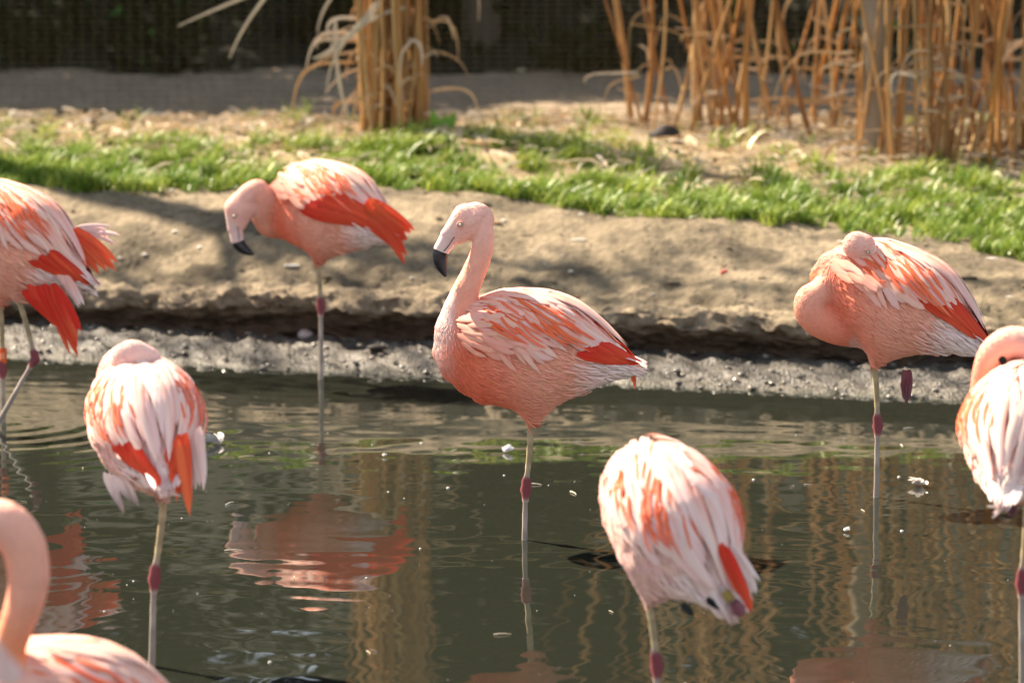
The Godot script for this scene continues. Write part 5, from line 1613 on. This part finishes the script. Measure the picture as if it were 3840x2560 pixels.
	var wading := {"at": Vector3(-1.7482, 0.0000, -12.7549),
		"label": "flamingo at the left edge walking with a drooping red wing",
		"seed": 1,
		"trunk": [Vector3(0.0795, 0.6123, 0.0000), Vector3(-0.9045, 0.3015, -0.3015), Vector3(0.3011, 0.9536, 0.0000), 0.600, 1.000, 1.000],
		"neck": [[Vector3(-0.1505, 0.6291, -0.0500), Vector3(-0.2034, 0.6148, -0.0400), Vector3(-0.2373, 0.5580, 0.0000), Vector3(-0.2545, 0.4802, 0.0000), Vector3(-0.2796, 0.4023, 0.0000), Vector3(-0.3124, 0.3243, 0.0000)], [0.0801, 0.0648, 0.0572, 0.0534, 0.0473, 0.0458]],
		"head": [Vector3(-0.3286, 0.2930, 0.0000), Vector3(-0.8000, -0.6000, 0.0000), Vector3(-0.6000, 0.8000, 0.0000)],
		"legs": [[Vector3(0.0952, 0.4423, 0.0600), Vector3(0.1526, 0.2363, 0.0600), Vector3(-0.0366, -0.0725, 0.0600), 0.060], [Vector3(0.0194, 0.4105, -0.0500), Vector3(0.0271, 0.1830, -0.0500), Vector3(0.0186, -0.0668, -0.0500), 0.060]],
		"wing": {"streak": 0.95, "low": 1.7, "red": 0.7},
		"feathers": [["flight_feather", Vector3(0.1214, 0.4784, 0.1400), Vector3(0.1687, 0.4446, 0.1650), Vector3(0.2146, 0.3801, 0.1600), 0.0312, Vector3(0.1060, 0.0989, 0.9894), RED.lerp(ORANGE, 0.00), RED.lerp(ORANGE, 0.00)],
			["flight_feather", Vector3(0.1267, 0.4746, 0.1410), Vector3(0.1890, 0.4405, 0.1662), Vector3(0.2319, 0.3700, 0.1612), 0.0363, Vector3(0.3531, 0.0931, 0.9310), RED.lerp(ORANGE, 0.00), RED.lerp(ORANGE, 0.24)],
			["flight_feather", Vector3(0.1395, 0.4803, 0.1420), Vector3(0.1961, 0.4412, 0.1674), Vector3(0.2445, 0.3694, 0.1624), 0.0402, Vector3(0.0405, 0.0994, 0.9942), RED.lerp(ORANGE, 0.15), RED.lerp(ORANGE, 0.39)],
			["flight_feather", Vector3(0.1408, 0.4982, 0.1430), Vector3(0.1899, 0.4399, 0.1686), Vector3(0.2362, 0.3582, 0.1636), 0.0365, Vector3(0.0055, 0.0995, 0.9950), RED.lerp(ORANGE, 0.16), RED.lerp(ORANGE, 0.26)],
			["flight_feather", Vector3(0.1485, 0.4841, 0.1440), Vector3(0.1964, 0.4408, 0.1698), Vector3(0.2428, 0.3629, 0.1648), 0.0324, Vector3(0.2804, 0.0955, 0.9551), RED.lerp(ORANGE, 0.08), RED.lerp(ORANGE, 0.11)],
			["flight_feather", Vector3(0.1579, 0.4858, 0.1450), Vector3(0.2025, 0.4431, 0.1710), Vector3(0.2513, 0.3725, 0.1660), 0.0311, Vector3(-0.2806, 0.0955, 0.9551), RED.lerp(ORANGE, 0.00), RED.lerp(ORANGE, 0.00)],
			["flight_feather", Vector3(0.1701, 0.4914, 0.1460), Vector3(0.2139, 0.4532, 0.1722), Vector3(0.2747, 0.3834, 0.1672), 0.0371, Vector3(-0.1208, 0.0988, 0.9878), RED.lerp(ORANGE, 0.06), RED.lerp(ORANGE, 0.10)],
			["flight_feather", Vector3(0.1696, 0.4951, 0.1470), Vector3(0.2153, 0.4428, 0.1734), Vector3(0.2642, 0.3584, 0.1684), 0.0326, Vector3(0.1030, 0.0990, 0.9897), RED.lerp(ORANGE, 0.00), RED.lerp(ORANGE, 0.07)],
			["flight_feather", Vector3(0.1776, 0.4906, 0.1480), Vector3(0.2272, 0.4344, 0.1746), Vector3(0.2761, 0.3475, 0.1696), 0.0404, Vector3(-0.0166, 0.0995, 0.9949), RED.lerp(ORANGE, 0.01), RED.lerp(ORANGE, 0.00)],
			["flight_feather", Vector3(0.1907, 0.5004, 0.1490), Vector3(0.2443, 0.4408, 0.1758), Vector3(0.2825, 0.3543, 0.1708), 0.0402, Vector3(0.2231, 0.0970, 0.9700), RED.lerp(ORANGE, 0.02), RED.lerp(ORANGE, 0.00)],
			["flight_feather", Vector3(0.2028, 0.4938, 0.1500), Vector3(0.2444, 0.4250, 0.1770), Vector3(0.2776, 0.3351, 0.1720), 0.0338, Vector3(0.3175, 0.0944, 0.9436), RED.lerp(ORANGE, 0.00), RED.lerp(ORANGE, 0.21)],
			["flight_feather", Vector3(0.2084, 0.4942, 0.1510), Vector3(0.2543, 0.4335, 0.1782), Vector3(0.2922, 0.3371, 0.1732), 0.0388, Vector3(0.2862, 0.0953, 0.9534), RED.lerp(ORANGE, 0.10), RED.lerp(ORANGE, 0.00)],
			["flight_feather", Vector3(0.2012, 0.4942, 0.1520), Vector3(0.2423, 0.4172, 0.1794), Vector3(0.2888, 0.3212, 0.1744), 0.0394, Vector3(0.1917, 0.0977, 0.9766), RED.lerp(ORANGE, 0.00), RED.lerp(ORANGE, 0.35)],
			["flight_feather", Vector3(0.2171, 0.4961, 0.1530), Vector3(0.2589, 0.4175, 0.1806), Vector3(0.2979, 0.3210, 0.1756), 0.0243, Vector3(-0.1420, 0.0985, 0.9849), RED.lerp(ORANGE, 0.17), RED.lerp(ORANGE, 0.21)],
			["flight_feather", Vector3(0.2220, 0.5020, 0.1540), Vector3(0.2761, 0.4374, 0.1818), Vector3(0.3186, 0.3461, 0.1768), 0.0342, Vector3(0.1971, 0.0976, 0.9755), RED.lerp(ORANGE, 0.00), RED.lerp(ORANGE, 0.00)],
			["flight_feather", Vector3(0.2287, 0.5010, 0.1550), Vector3(0.2717, 0.4245, 0.1830), Vector3(0.3068, 0.3334, 0.1780), 0.0372, Vector3(0.2861, 0.0953, 0.9534), RED.lerp(ORANGE, 0.00), RED.lerp(ORANGE, 0.12)],
			["flight_feather", Vector3(0.1939, 0.4683, 0.1550), Vector3(0.2416, 0.3833, 0.1800), Vector3(0.2805, 0.2666, 0.1750), 0.0206, Vector3(0.2303, 0.1444, 0.9623), RED.lerp(ORANGE, 0.00), RED.lerp(ORANGE, 0.71)],
			["flight_feather", Vector3(0.1978, 0.4725, 0.1560), Vector3(0.2533, 0.3869, 0.1812), Vector3(0.3067, 0.2725, 0.1762), 0.0202, Vector3(0.4197, 0.1346, 0.8976), RED.lerp(ORANGE, 0.23), RED.lerp(ORANGE, 0.34)],
			["flight_feather", Vector3(0.1986, 0.4953, 0.1570), Vector3(0.2590, 0.3873, 0.1824), Vector3(0.3071, 0.2606, 0.1774), 0.0296, Vector3(0.3137, 0.1409, 0.9390), RED.lerp(ORANGE, 0.06), RED.lerp(ORANGE, 0.41)],
			["flight_feather", Vector3(0.2161, 0.4982, 0.1580), Vector3(0.2718, 0.4105, 0.1836), Vector3(0.3072, 0.2919, 0.1786), 0.0304, Vector3(0.2658, 0.1430, 0.9534), RED.lerp(ORANGE, 0.20), RED.lerp(ORANGE, 0.39)],
			["flight_feather", Vector3(0.2300, 0.5045, 0.1590), Vector3(0.2676, 0.4247, 0.1848), Vector3(0.3073, 0.3196, 0.1798), 0.0299, Vector3(0.1444, 0.1468, 0.9786), RED.lerp(ORANGE, 0.00), RED.lerp(ORANGE, 0.69)],
			["flight_feather", Vector3(0.2312, 0.5449, 0.1200), Vector3(0.2609, 0.5181, 0.1450), Vector3(0.2868, 0.4713, 0.1400), 0.0260, Vector3(0.2494, 0.2783, 0.9275), ORANGE.lerp(PALE, 0.6), PALE],
			["flight_feather", Vector3(0.2319, 0.5424, 0.1210), Vector3(0.2663, 0.5019, 0.1462), Vector3(0.2964, 0.4388, 0.1412), 0.0168, Vector3(0.0868, 0.2863, 0.9542), ORANGE.lerp(PALE, 0.6), PALE],
			["flight_feather", Vector3(0.2373, 0.5369, 0.1220), Vector3(0.2666, 0.4951, 0.1474), Vector3(0.2866, 0.4494, 0.1424), 0.0156, Vector3(-0.1629, 0.2835, 0.9450), ORANGE.lerp(PALE, 0.6), PALE],
			["flight_feather", Vector3(0.2374, 0.5352, 0.1230), Vector3(0.2833, 0.4932, 0.1486), Vector3(0.3088, 0.4205, 0.1436), 0.0243, Vector3(0.0850, 0.2863, 0.9544), ORANGE.lerp(PALE, 0.6), PALE],
			["flight_feather", Vector3(0.2445, 0.5380, 0.1240), Vector3(0.2756, 0.4992, 0.1498), Vector3(0.3042, 0.4387, 0.1448), 0.0242, Vector3(0.1892, 0.2822, 0.9405), ORANGE.lerp(PALE, 0.6), PALE],
			["flight_feather", Vector3(0.2507, 0.5239, 0.1250), Vector3(0.2854, 0.4882, 0.1510), Vector3(0.3199, 0.4443, 0.1460), 0.0157, Vector3(0.1258, 0.2851, 0.9502), ORANGE.lerp(PALE, 0.6), PALE],
			["flight_feather", Vector3(0.2613, 0.5361, 0.1260), Vector3(0.2840, 0.4955, 0.1522), Vector3(0.3155, 0.4283, 0.1472), 0.0244, Vector3(0.2807, 0.2758, 0.9193), ORANGE.lerp(PALE, 0.6), PALE],
			["flight_feather", Vector3(0.2674, 0.5268, 0.1270), Vector3(0.3005, 0.4836, 0.1534), Vector3(0.3276, 0.4296, 0.1484), 0.0192, Vector3(-0.0367, 0.2872, 0.9572), ORANGE.lerp(PALE, 0.6), PALE],
			["flight_feather", Vector3(0.2564, 0.6594, 0.0400), Vector3(0.2883, 0.6261, 0.0650), Vector3(0.3106, 0.5640, 0.0600), 0.0316, Vector3(0.4284, 0.3356, 0.8389), RED.lerp(ORANGE, 0.63), RED.lerp(ORANGE, 0.99)],
			["flight_feather", Vector3(0.2573, 0.6556, 0.0410), Vector3(0.2854, 0.6113, 0.0662), Vector3(0.3151, 0.5464, 0.0612), 0.0298, Vector3(0.3513, 0.3477, 0.8693), RED.lerp(ORANGE, 0.62), RED.lerp(ORANGE, 0.61)],
			["flight_feather", Vector3(0.2565, 0.6537, 0.0420), Vector3(0.3016, 0.6064, 0.0674), Vector3(0.3379, 0.5395, 0.0624), 0.0240, Vector3(-0.2096, 0.3631, 0.9079), RED.lerp(ORANGE, 0.37), RED.lerp(ORANGE, 0.74)],
			["flight_feather", Vector3(0.2674, 0.6663, 0.0430), Vector3(0.2890, 0.6129, 0.0686), Vector3(0.3241, 0.5479, 0.0636), 0.0186, Vector3(0.2712, 0.3575, 0.8937), RED.lerp(ORANGE, 0.38), RED.lerp(ORANGE, 0.64)],
			["flight_feather", Vector3(0.2689, 0.6655, 0.0440), Vector3(0.3181, 0.6142, 0.0698), Vector3(0.3534, 0.5407, 0.0648), 0.0198, Vector3(0.2076, 0.3633, 0.9082), RED.lerp(ORANGE, 0.34), RED.lerp(ORANGE, 1.00)],
			["flight_feather", Vector3(0.2586, 0.6595, 0.0450), Vector3(0.3225, 0.6088, 0.0710), Vector3(0.3701, 0.5194, 0.0660), 0.0308, Vector3(-0.2785, 0.3567, 0.8917), RED.lerp(ORANGE, 0.52), RED.lerp(ORANGE, 0.64)],
			["flight_feather", Vector3(0.2761, 0.6661, 0.0460), Vector3(0.3360, 0.6132, 0.0722), Vector3(0.3925, 0.5332, 0.0672), 0.0277, Vector3(0.1188, 0.3688, 0.9219), RED.lerp(ORANGE, 0.58), RED.lerp(ORANGE, 0.57)],
			["flight_feather", Vector3(0.2741, 0.6643, 0.0470), Vector3(0.3400, 0.6194, 0.0734), Vector3(0.3954, 0.5314, 0.0684), 0.0267, Vector3(0.2964, 0.3547, 0.8867), RED.lerp(ORANGE, 0.68), RED.lerp(ORANGE, 1.00)],
			["flight_feather", Vector3(0.2810, 0.6695, 0.0480), Vector3(0.3396, 0.6299, 0.0746), Vector3(0.4041, 0.5433, 0.0696), 0.0308, Vector3(0.0421, 0.3711, 0.9277), RED.lerp(ORANGE, 0.34), RED.lerp(ORANGE, 0.78)],
			["flight_feather", Vector3(0.2968, 0.6648, 0.0490), Vector3(0.3569, 0.6129, 0.0758), Vector3(0.4157, 0.5384, 0.0708), 0.0218, Vector3(0.0294, 0.3712, 0.9281), RED.lerp(ORANGE, 0.53), RED.lerp(ORANGE, 0.60)],
			["flight_feather", Vector3(0.2945, 0.6783, 0.0500), Vector3(0.3589, 0.6281, 0.0770), Vector3(0.4295, 0.5317, 0.0720), 0.0207, Vector3(-0.0152, 0.3713, 0.9284), RED.lerp(ORANGE, 0.52), RED.lerp(ORANGE, 0.67)],
			["flight_feather", Vector3(0.2897, 0.6734, 0.0510), Vector3(0.3673, 0.6337, 0.0782), Vector3(0.4327, 0.5613, 0.0732), 0.0276, Vector3(0.2645, 0.3582, 0.8954), RED.lerp(ORANGE, 0.55), RED.lerp(ORANGE, 0.65)],
			["tail_feather", Vector3(0.2714, 0.6606, -0.0500), Vector3(0.3369, 0.6726, -0.0250), Vector3(0.3883, 0.6571, -0.0300), 0.0193, Vector3(0.0453, 0.5140, 0.8566), PALE, PALE.lerp(ORANGE, 0.12)],
			["tail_feather", Vector3(0.2755, 0.6626, -0.0490), Vector3(0.3446, 0.6816, -0.0238), Vector3(0.4033, 0.6699, -0.0288), 0.0150, Vector3(0.0667, 0.5134, 0.8556), PALE, PALE.lerp(ORANGE, 0.12)],
			["tail_feather", Vector3(0.2801, 0.6590, -0.0480), Vector3(0.3461, 0.6607, -0.0226), Vector3(0.4074, 0.6449, -0.0276), 0.0176, Vector3(0.1888, 0.5052, 0.8421), PALE, PALE.lerp(ORANGE, 0.12)],
			["tail_feather", Vector3(0.2743, 0.6603, -0.0470), Vector3(0.3378, 0.6653, -0.0214), Vector3(0.3955, 0.6355, -0.0264), 0.0154, Vector3(-0.1193, 0.5108, 0.8514), PALE, PALE.lerp(ORANGE, 0.12)],
			["tail_feather", Vector3(0.2868, 0.6592, -0.0460), Vector3(0.3497, 0.6542, -0.0202), Vector3(0.4135, 0.6114, -0.0252), 0.0221, Vector3(-0.0567, 0.5137, 0.8561), PALE, PALE.lerp(ORANGE, 0.12)],
			["tail_feather", Vector3(0.2849, 0.6407, -0.0450), Vector3(0.3601, 0.6608, -0.0190), Vector3(0.4335, 0.6413, -0.0240), 0.0200, Vector3(-0.0921, 0.5123, 0.8538), PALE, PALE.lerp(ORANGE, 0.12)],
			["tail_feather", Vector3(0.2783, 0.6454, -0.0440), Vector3(0.3516, 0.6487, -0.0178), Vector3(0.4174, 0.6121, -0.0228), 0.0142, Vector3(0.1506, 0.5086, 0.8477), PALE, PALE.lerp(ORANGE, 0.12)]]}
	var edge := {"at": Vector3(1.2504, 0.0000, -9.1309),
		"label": "flamingo cut off by the right edge with its neck curled over and bill tucked in",
		"seed": 6,
		"trunk": [Vector3(-0.0257, 0.6160, 0.0000), Vector3(0.2497, 0.3596, -0.8991), Vector3(0.0000, 0.9326, 0.3610), 0.460, 1.030, 1.140],
		"pale": 0.4,
		"neck": [[Vector3(-0.0556, 0.6304, -0.1600), Vector3(-0.0681, 0.6687, -0.2200), Vector3(-0.0743, 0.7358, -0.2000), Vector3(-0.0648, 0.7992, -0.1700), Vector3(-0.0249, 0.8315, -0.1500), Vector3(0.0243, 0.8161, -0.1400), Vector3(0.0432, 0.7621, -0.1300), Vector3(0.0239, 0.7104, -0.1200)], [0.0604, 0.0488, 0.0418, 0.0390, 0.0390, 0.0372, 0.0335, 0.0279]],
		"blend": 0.02,
		"legs": [[Vector3(-0.0015, 0.4764, 0.0000), Vector3(-0.0077, 0.2664, 0.0000), Vector3(-0.0030, -0.1109, 0.0000), 0.070]],
		"wing": {"streak": 0.6, "low": 1.85, "red": 0.95},
		"feathers": [["bill_edge", Vector3(-0.0609, 0.8066, -0.0880), Vector3(-0.0552, 0.7941, -0.0820), Vector3(-0.0480, 0.7803, -0.0840), 0.0195, Vector3(-0.2822, 0.1881, 0.9407), Color(0.012, 0.012, 0.012), Color(0.012, 0.012, 0.012)]]}
	var near := {"at": Vector3(-0.9333, 0.0000, -8.0888),
		"label": "nearest flamingo at the bottom left corner, out of focus with arched orange neck",
		"seed": 9,
		"trunk": [Vector3(-0.0100, 0.1941, 0.0800), Vector3(-0.8858, 0.1007, 0.4530), Vector3(0.0000, 1.0000, 0.0000), 0.600, 1.000, 1.050],
		"neck": [[Vector3(-0.1069, 0.2705, 0.2000), Vector3(-0.1249, 0.3266, 0.2000), Vector3(-0.1290, 0.3909, 0.2000), Vector3(-0.1087, 0.4550, 0.2000), Vector3(-0.0871, 0.5162, 0.2000), Vector3(-0.0833, 0.5689, 0.2000), Vector3(-0.0957, 0.6271, 0.2000), Vector3(-0.1315, 0.6658, 0.2000), Vector3(-0.1802, 0.6685, 0.2000), Vector3(-0.2133, 0.6409, 0.2000)], [0.0517, 0.0381, 0.0354, 0.0367, 0.0408, 0.0449, 0.0468, 0.0490, 0.0463, 0.0435]],
		"head": [Vector3(-0.2218, 0.6271, 0.2000), Vector3(-0.8000, -0.6000, 0.0000), Vector3(-0.6000, 0.8000, 0.0000)],
		"legs": [[Vector3(-0.0158, 0.0628, 0.0500), Vector3(-0.0168, 0.0023, 0.0500), Vector3(-0.0181, -0.0670, 0.0500), 0.080]],
		"wing": {"streak": 0.3, "low": 1.7},
		"neck_base": Color(0.92, 0.25, 0.08)}

	flamingo(central)
	flamingo(bent)
	var s := flamingo(sleeping)
	hanging_foot(s, Vector3(0.0898, 0.3958, 0.0200), Vector3(0.0886, 0.2953, 0.0300))
	flamingo(behind)
	var p := flamingo(preening)
	var fold := tube(PackedVector3Array([Vector3(0.1222, 0.3243, 0.1500), Vector3(0.1781, 0.2965, 0.1900)]), PackedFloat32Array([0.0085, 0.0085]), PackedColorArray([Color(0.45, 0.36, 0.33), Color(0.42, 0.3, 0.3)]), 10)
	put("leg", fold, M.skin, p)
	put("leg", tube(PackedVector3Array([Vector3(0.1390, 0.3547, 0.1700), Vector3(0.1774, 0.3080, 0.2000)]), PackedFloat32Array([0.0085, 0.0085]), PackedColorArray([Color(0.45, 0.36, 0.33), Color(0.42, 0.2, 0.2)]), 10), M.skin, p)
	put("ankle_joint", tube(PackedVector3Array([Vector3(0.1774, 0.3080, 0.2000) + Vector3(-0.012, 0.02, 0), Vector3(0.1774, 0.3080, 0.2000), Vector3(0.1774, 0.3080, 0.2000) + Vector3(0.006, -0.012, 0)]), PackedFloat32Array([0.012, 0.017, 0.008]), PackedColorArray([Color(0.2, 0.06, 0.075), Color(0.2, 0.06, 0.075), Color(0.2, 0.06, 0.075)]), 12), M.skin, p)
	ring(p, Vector3(0.1525, 0.3390, 0.1900), Vector3(0.1774, 0.3080, 0.2000) - Vector3(0.1390, 0.3547, 0.1700), 0.0115, 0.026, Color(0.26, 0.165, 0.02))
	var w := flamingo(wading)
	var band := ring(w, Vector3(0.0273, 0.2286, -0.0500), Vector3(-0.01, 1, 0), 0.0125, 0.05, Color(0.72, 0.10, 0.01))
	band.set_meta("label", "orange leg band with pale curled characters")
	var tm := TextMesh.new()
	tm.text = "SS"
	tm.font_size = 16
	tm.pixel_size = 0.0012
	tm.depth = 0.001
	var letters := put("lettering", tm, M.pale_paint, band)
	letters.position = Vector3(0.0273, 0.2286, -0.0500) + Vector3(-0.002, 0.0, 0.0128)
	letters.rotation.z = PI * 0.5
	var e := flamingo(edge)
	hanging_foot(e, Vector3(-0.0500, 0.5027, 0.0600), Vector3(-0.0467, 0.4400, 0.0700))
	flamingo(near)


func hanging_foot(root: Node3D, top: Vector3, bottom: Vector3) -> void:      # a folded, webbed foot: three toes side by side
	var d := bottom - top
	for i in 3:
		var x := (i - 1) * 0.011
		var p := PackedVector3Array()
		var r := PackedFloat32Array()
		var c := PackedColorArray()
		for k in 9:
			var f := k / 8.0
			p.append(top + d * f * (1.0 - 0.12 * absf(i - 1)) + Vector3(x * sin(PI * minf(f * 0.75 + 0.12, 1.0)), 0, 0.004 * sin(f * 6.0 + i)))
			r.append(0.0085 * (1.0 - 0.65 * f * f) + (0.0018 if k % 3 == 1 else 0.0))
			c.append(Color(0.22, 0.055, 0.07).lerp(Color(0.12, 0.04, 0.05), f))
		put("toe", tube(p, r, c, 8), M.skin, root)
